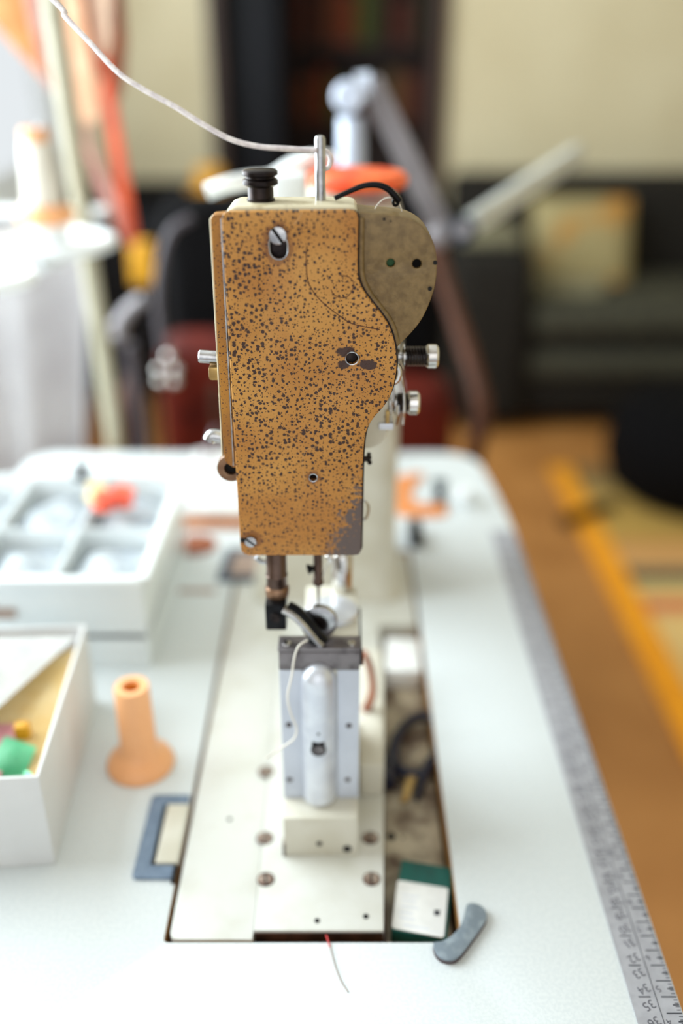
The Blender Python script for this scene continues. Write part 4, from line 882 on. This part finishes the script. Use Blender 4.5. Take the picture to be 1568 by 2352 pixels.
# black cabinet by back wall, yellow box, book
kb = empty('cabinet', (-.72, 3.6, FL), 'low black cabinet against the back wall left of the doorway', 'cabinet')
MB().box(-1.03, -.40, 3.40, 3.85, FL+.03, -.06, .005).build('body', M['blackplastic'], kb)
MB().box(-1.04, -.39, 3.38, 3.87, -.06, -.03, .004).build('top', M['blackfab'], kb)
for x0, x1 in ((-1.02, -.72), (-.71, -.41)):
    d = MB().box(x0, x1, 3.385, 3.40, FL+.05, -.08, .003).build('door', M['blackplastic'], kb)
    MB().box((x1 if x0 < -.8 else x0)-.01, (x1 if x0 < -.8 else x0)+.01, 3.37, 3.385, -.40, -.30, .002).build('handle', M['metalgrey'], d)
tag(MB().box(P(448, 400, 3.45).x, P(505, 400, 3.45).x, 3.45, 3.52, -.03, P(470, 385, 3.45).z, .004).build('yellow_box', M['mustard']), 'upright mustard yellow box on the black cabinet beside the doorway', 'box')
tag(MB().box(P(436, 470, 3.40).x, P(520, 470, 3.40).x, 3.39, 3.44, -.028, P(470, 436, 3.4).z, .004).build('yellow_book', M['mustard']), 'low mustard yellow book lying before the yellow box', 'book')
tag(MB().box(P(300, 640, 1.9).x, P(352, 640, 1.9).x, 1.90, 1.94, P(320, 655, 1.9).z, P(320, 560, 1.9).z, .004).build('yellow_sign', M['mustard']), 'mustard yellow tag on a thin black post behind the leather strips', 'tag')
MB().box(P(320, 640, 1.9).x, P(330, 640, 1.9).x, 1.91, 1.93, FL, P(320, 652, 1.9).z).build('post', M['blackplastic'], bpy.data.objects['yellow_sign'], 'thin black post')
rb = MB().box(P(425, 495, 1.88).x, P(500, 495, 1.88).x, 1.86, 1.92, P(470, 513, 1.88).z, P(470, 498, 1.88).z, .003)
tag(rb.build('red_notebook', mat('crimson cover', (120, 20, 40), .5)), 'thin crimson notebook behind the upper left corner of the machine head', 'notebook').location.z -= 0
tag(MB().box(P(425, 495, 1.88).x, P(500, 495, 1.88).x, 1.865, 1.915, P(470, 497, 1.88).z, P(470, 484, 1.88).z, .003).build('pale_notebook', mat('beige pink cover', (200, 170, 150), .6)), 'pale beige notebook on top of the crimson one', 'notebook')
st_ = MB().box(P(425, 495, 1.88).x-.02, P(500, 495, 1.88).x+.04, 1.85, 2.1, P(470, 513, 1.88).z-.02, P(470, 513, 1.88).z).box(-.25, -.20, 2.0, 2.05, FL, P(470, 513, 1.88).z-.02)
tag(st_.build('small_shelf', M['blackplastic']), 'small black stand holding two notebooks behind the armchair', 'stand')
# sofa
sf = empty('sofa', (1.1, 3.3, FL), 'dark grey-brown sofa with striped seat against the cream wall', 'sofa')
MB().box(.40, 2.15, 3.05, 3.80, FL+.06, -.42, .03, 3).build('base', M['sofa'], sf)
MB().box(.42, 2.15, 3.55, 3.85, -.42, .012, .05, 3).build('backrest', M['sofa'], sf)
MB().box(.36, .62, 3.0, 3.80, FL+.05, -.14, .05, 3).build('armrest', M['sofa'], sf)
MB().box(.63, 1.38, 3.02, 3.56, -.418, -.31, .04, 3).build('seat_cushion', M['sofa2'], sf)
MB().box(1.39, 2.14, 3.02, 3.56, -.418, -.31, .04, 3).build('seat_cushion', M['sofa2'], sf)
MB().box(.63, 2.14, 3.03, 3.56, -.56, -.47, .03, 3).build('front_band', M['sofa2'], sf)
for x in (.45, 2.05):
    for y in (3.1, 3.75): MB().box(x-.03, x+.03, y-.03, y+.03, FL, FL+.06).build('foot', M['blackplastic'], sf)
def pillow(u0, u1, v0, v1, Y, m, lab, tilt=.12):
    a, c = P(u0, v1, Y), P(u1, v0, Y); w_, h_ = (c.x-a.x), (c.z-a.z); q = bmesh.new(); n = 14
    g = {}
    for s in (1, -1):
        for i in range(n+1):
            for j in range(n+1):
                u, v = i/n*2-1, j/n*2-1; t = ((1-u**4)*(1-v**4))**.5*.07
                k = (i, j, s)
                if (i in (0, n) or j in (0, n)) and s == -1: g[k] = g[(i, j, 1)]; continue
                pin_ = 1-.06*(1-abs(u))*(abs(v) > .9) - .0
                g[k] = q.verts.new((a.x+w_*(u+1)/2, Y + s*t + tilt*(v+1)/2, a.z+h_*(v+1)/2))
        for i in range(n):
            for j in range(n):
                f = (g[(i, j, s)], g[(i+1, j, s)], g[(i+1, j+1, s)], g[(i, j+1, s)])
                q.faces.new(f if s == -1 else f[::-1])
    bmesh.ops.recalc_face_normals(q, faces=q.faces)
    return tag(MB().add(q).build('cushion', m), lab, 'cushion')
pillow(1215, 1475, 465, 695, 3.36, M['cushion'], 'square ochre patterned cushion leaning on the sofa back')
pillow(1205, 1400, 640, 745, 3.22, M['towel'], 'low pale olive cushion lying before the patterned cushion', .02)
tag(MB().box(P(1052, 600, 3.2).x, P(1186, 600, 3.2).x, 3.12, 3.3, -.139, -.095, .015, 3).build('folded_cloth', M['towel']), 'folded pale beige cloth on the sofa armrest', 'cloth')
# rug
rg_ = empty('rug', (1.35, 1.9, FL), 'striped tan rug with a bright yellow border on the floor', 'rug')
MB().box(.735, 2.0, 1.05, 2.74, FL+.0005, FL+.008, .002).build('field', M['rug'], rg_)
MB().box(.665, .7345, 1.05, 2.74, FL+.0005, FL+.009, .002).build('border', mat('bright yellow woven border', (240, 160, 16), .85, 0, (232, 148, 10), 30), rg_, 'bright yellow border')
rg_.location = (1.35, 1.9, FL)
c = G(1300, 1212, FL); c1_ = G(1400, 1172, FL)
tag(MB().tube([(c.x-.01, c.y, FL+.022), (c1_.x, c1_.y, FL+.022)], .02, 12, flat=(1, .6)).build('strap', M['blackfab']), 'short black strap lying across the yellow rug border', 'strap')
# black pouf on rug
bg_ = MB().lathe([(0, 0), (.20, 0), (.25, .04), (.27, .12), (.26, .22), (.20, .29), (.10, .315), (0, .32)], (1.06, 2.56, FL+.009), (0, 0, 1), 40)
pf = bg_.build('pouf', M['blackfab']); tag(pf, 'round black pouf standing on the striped rug at the right', 'pouf')
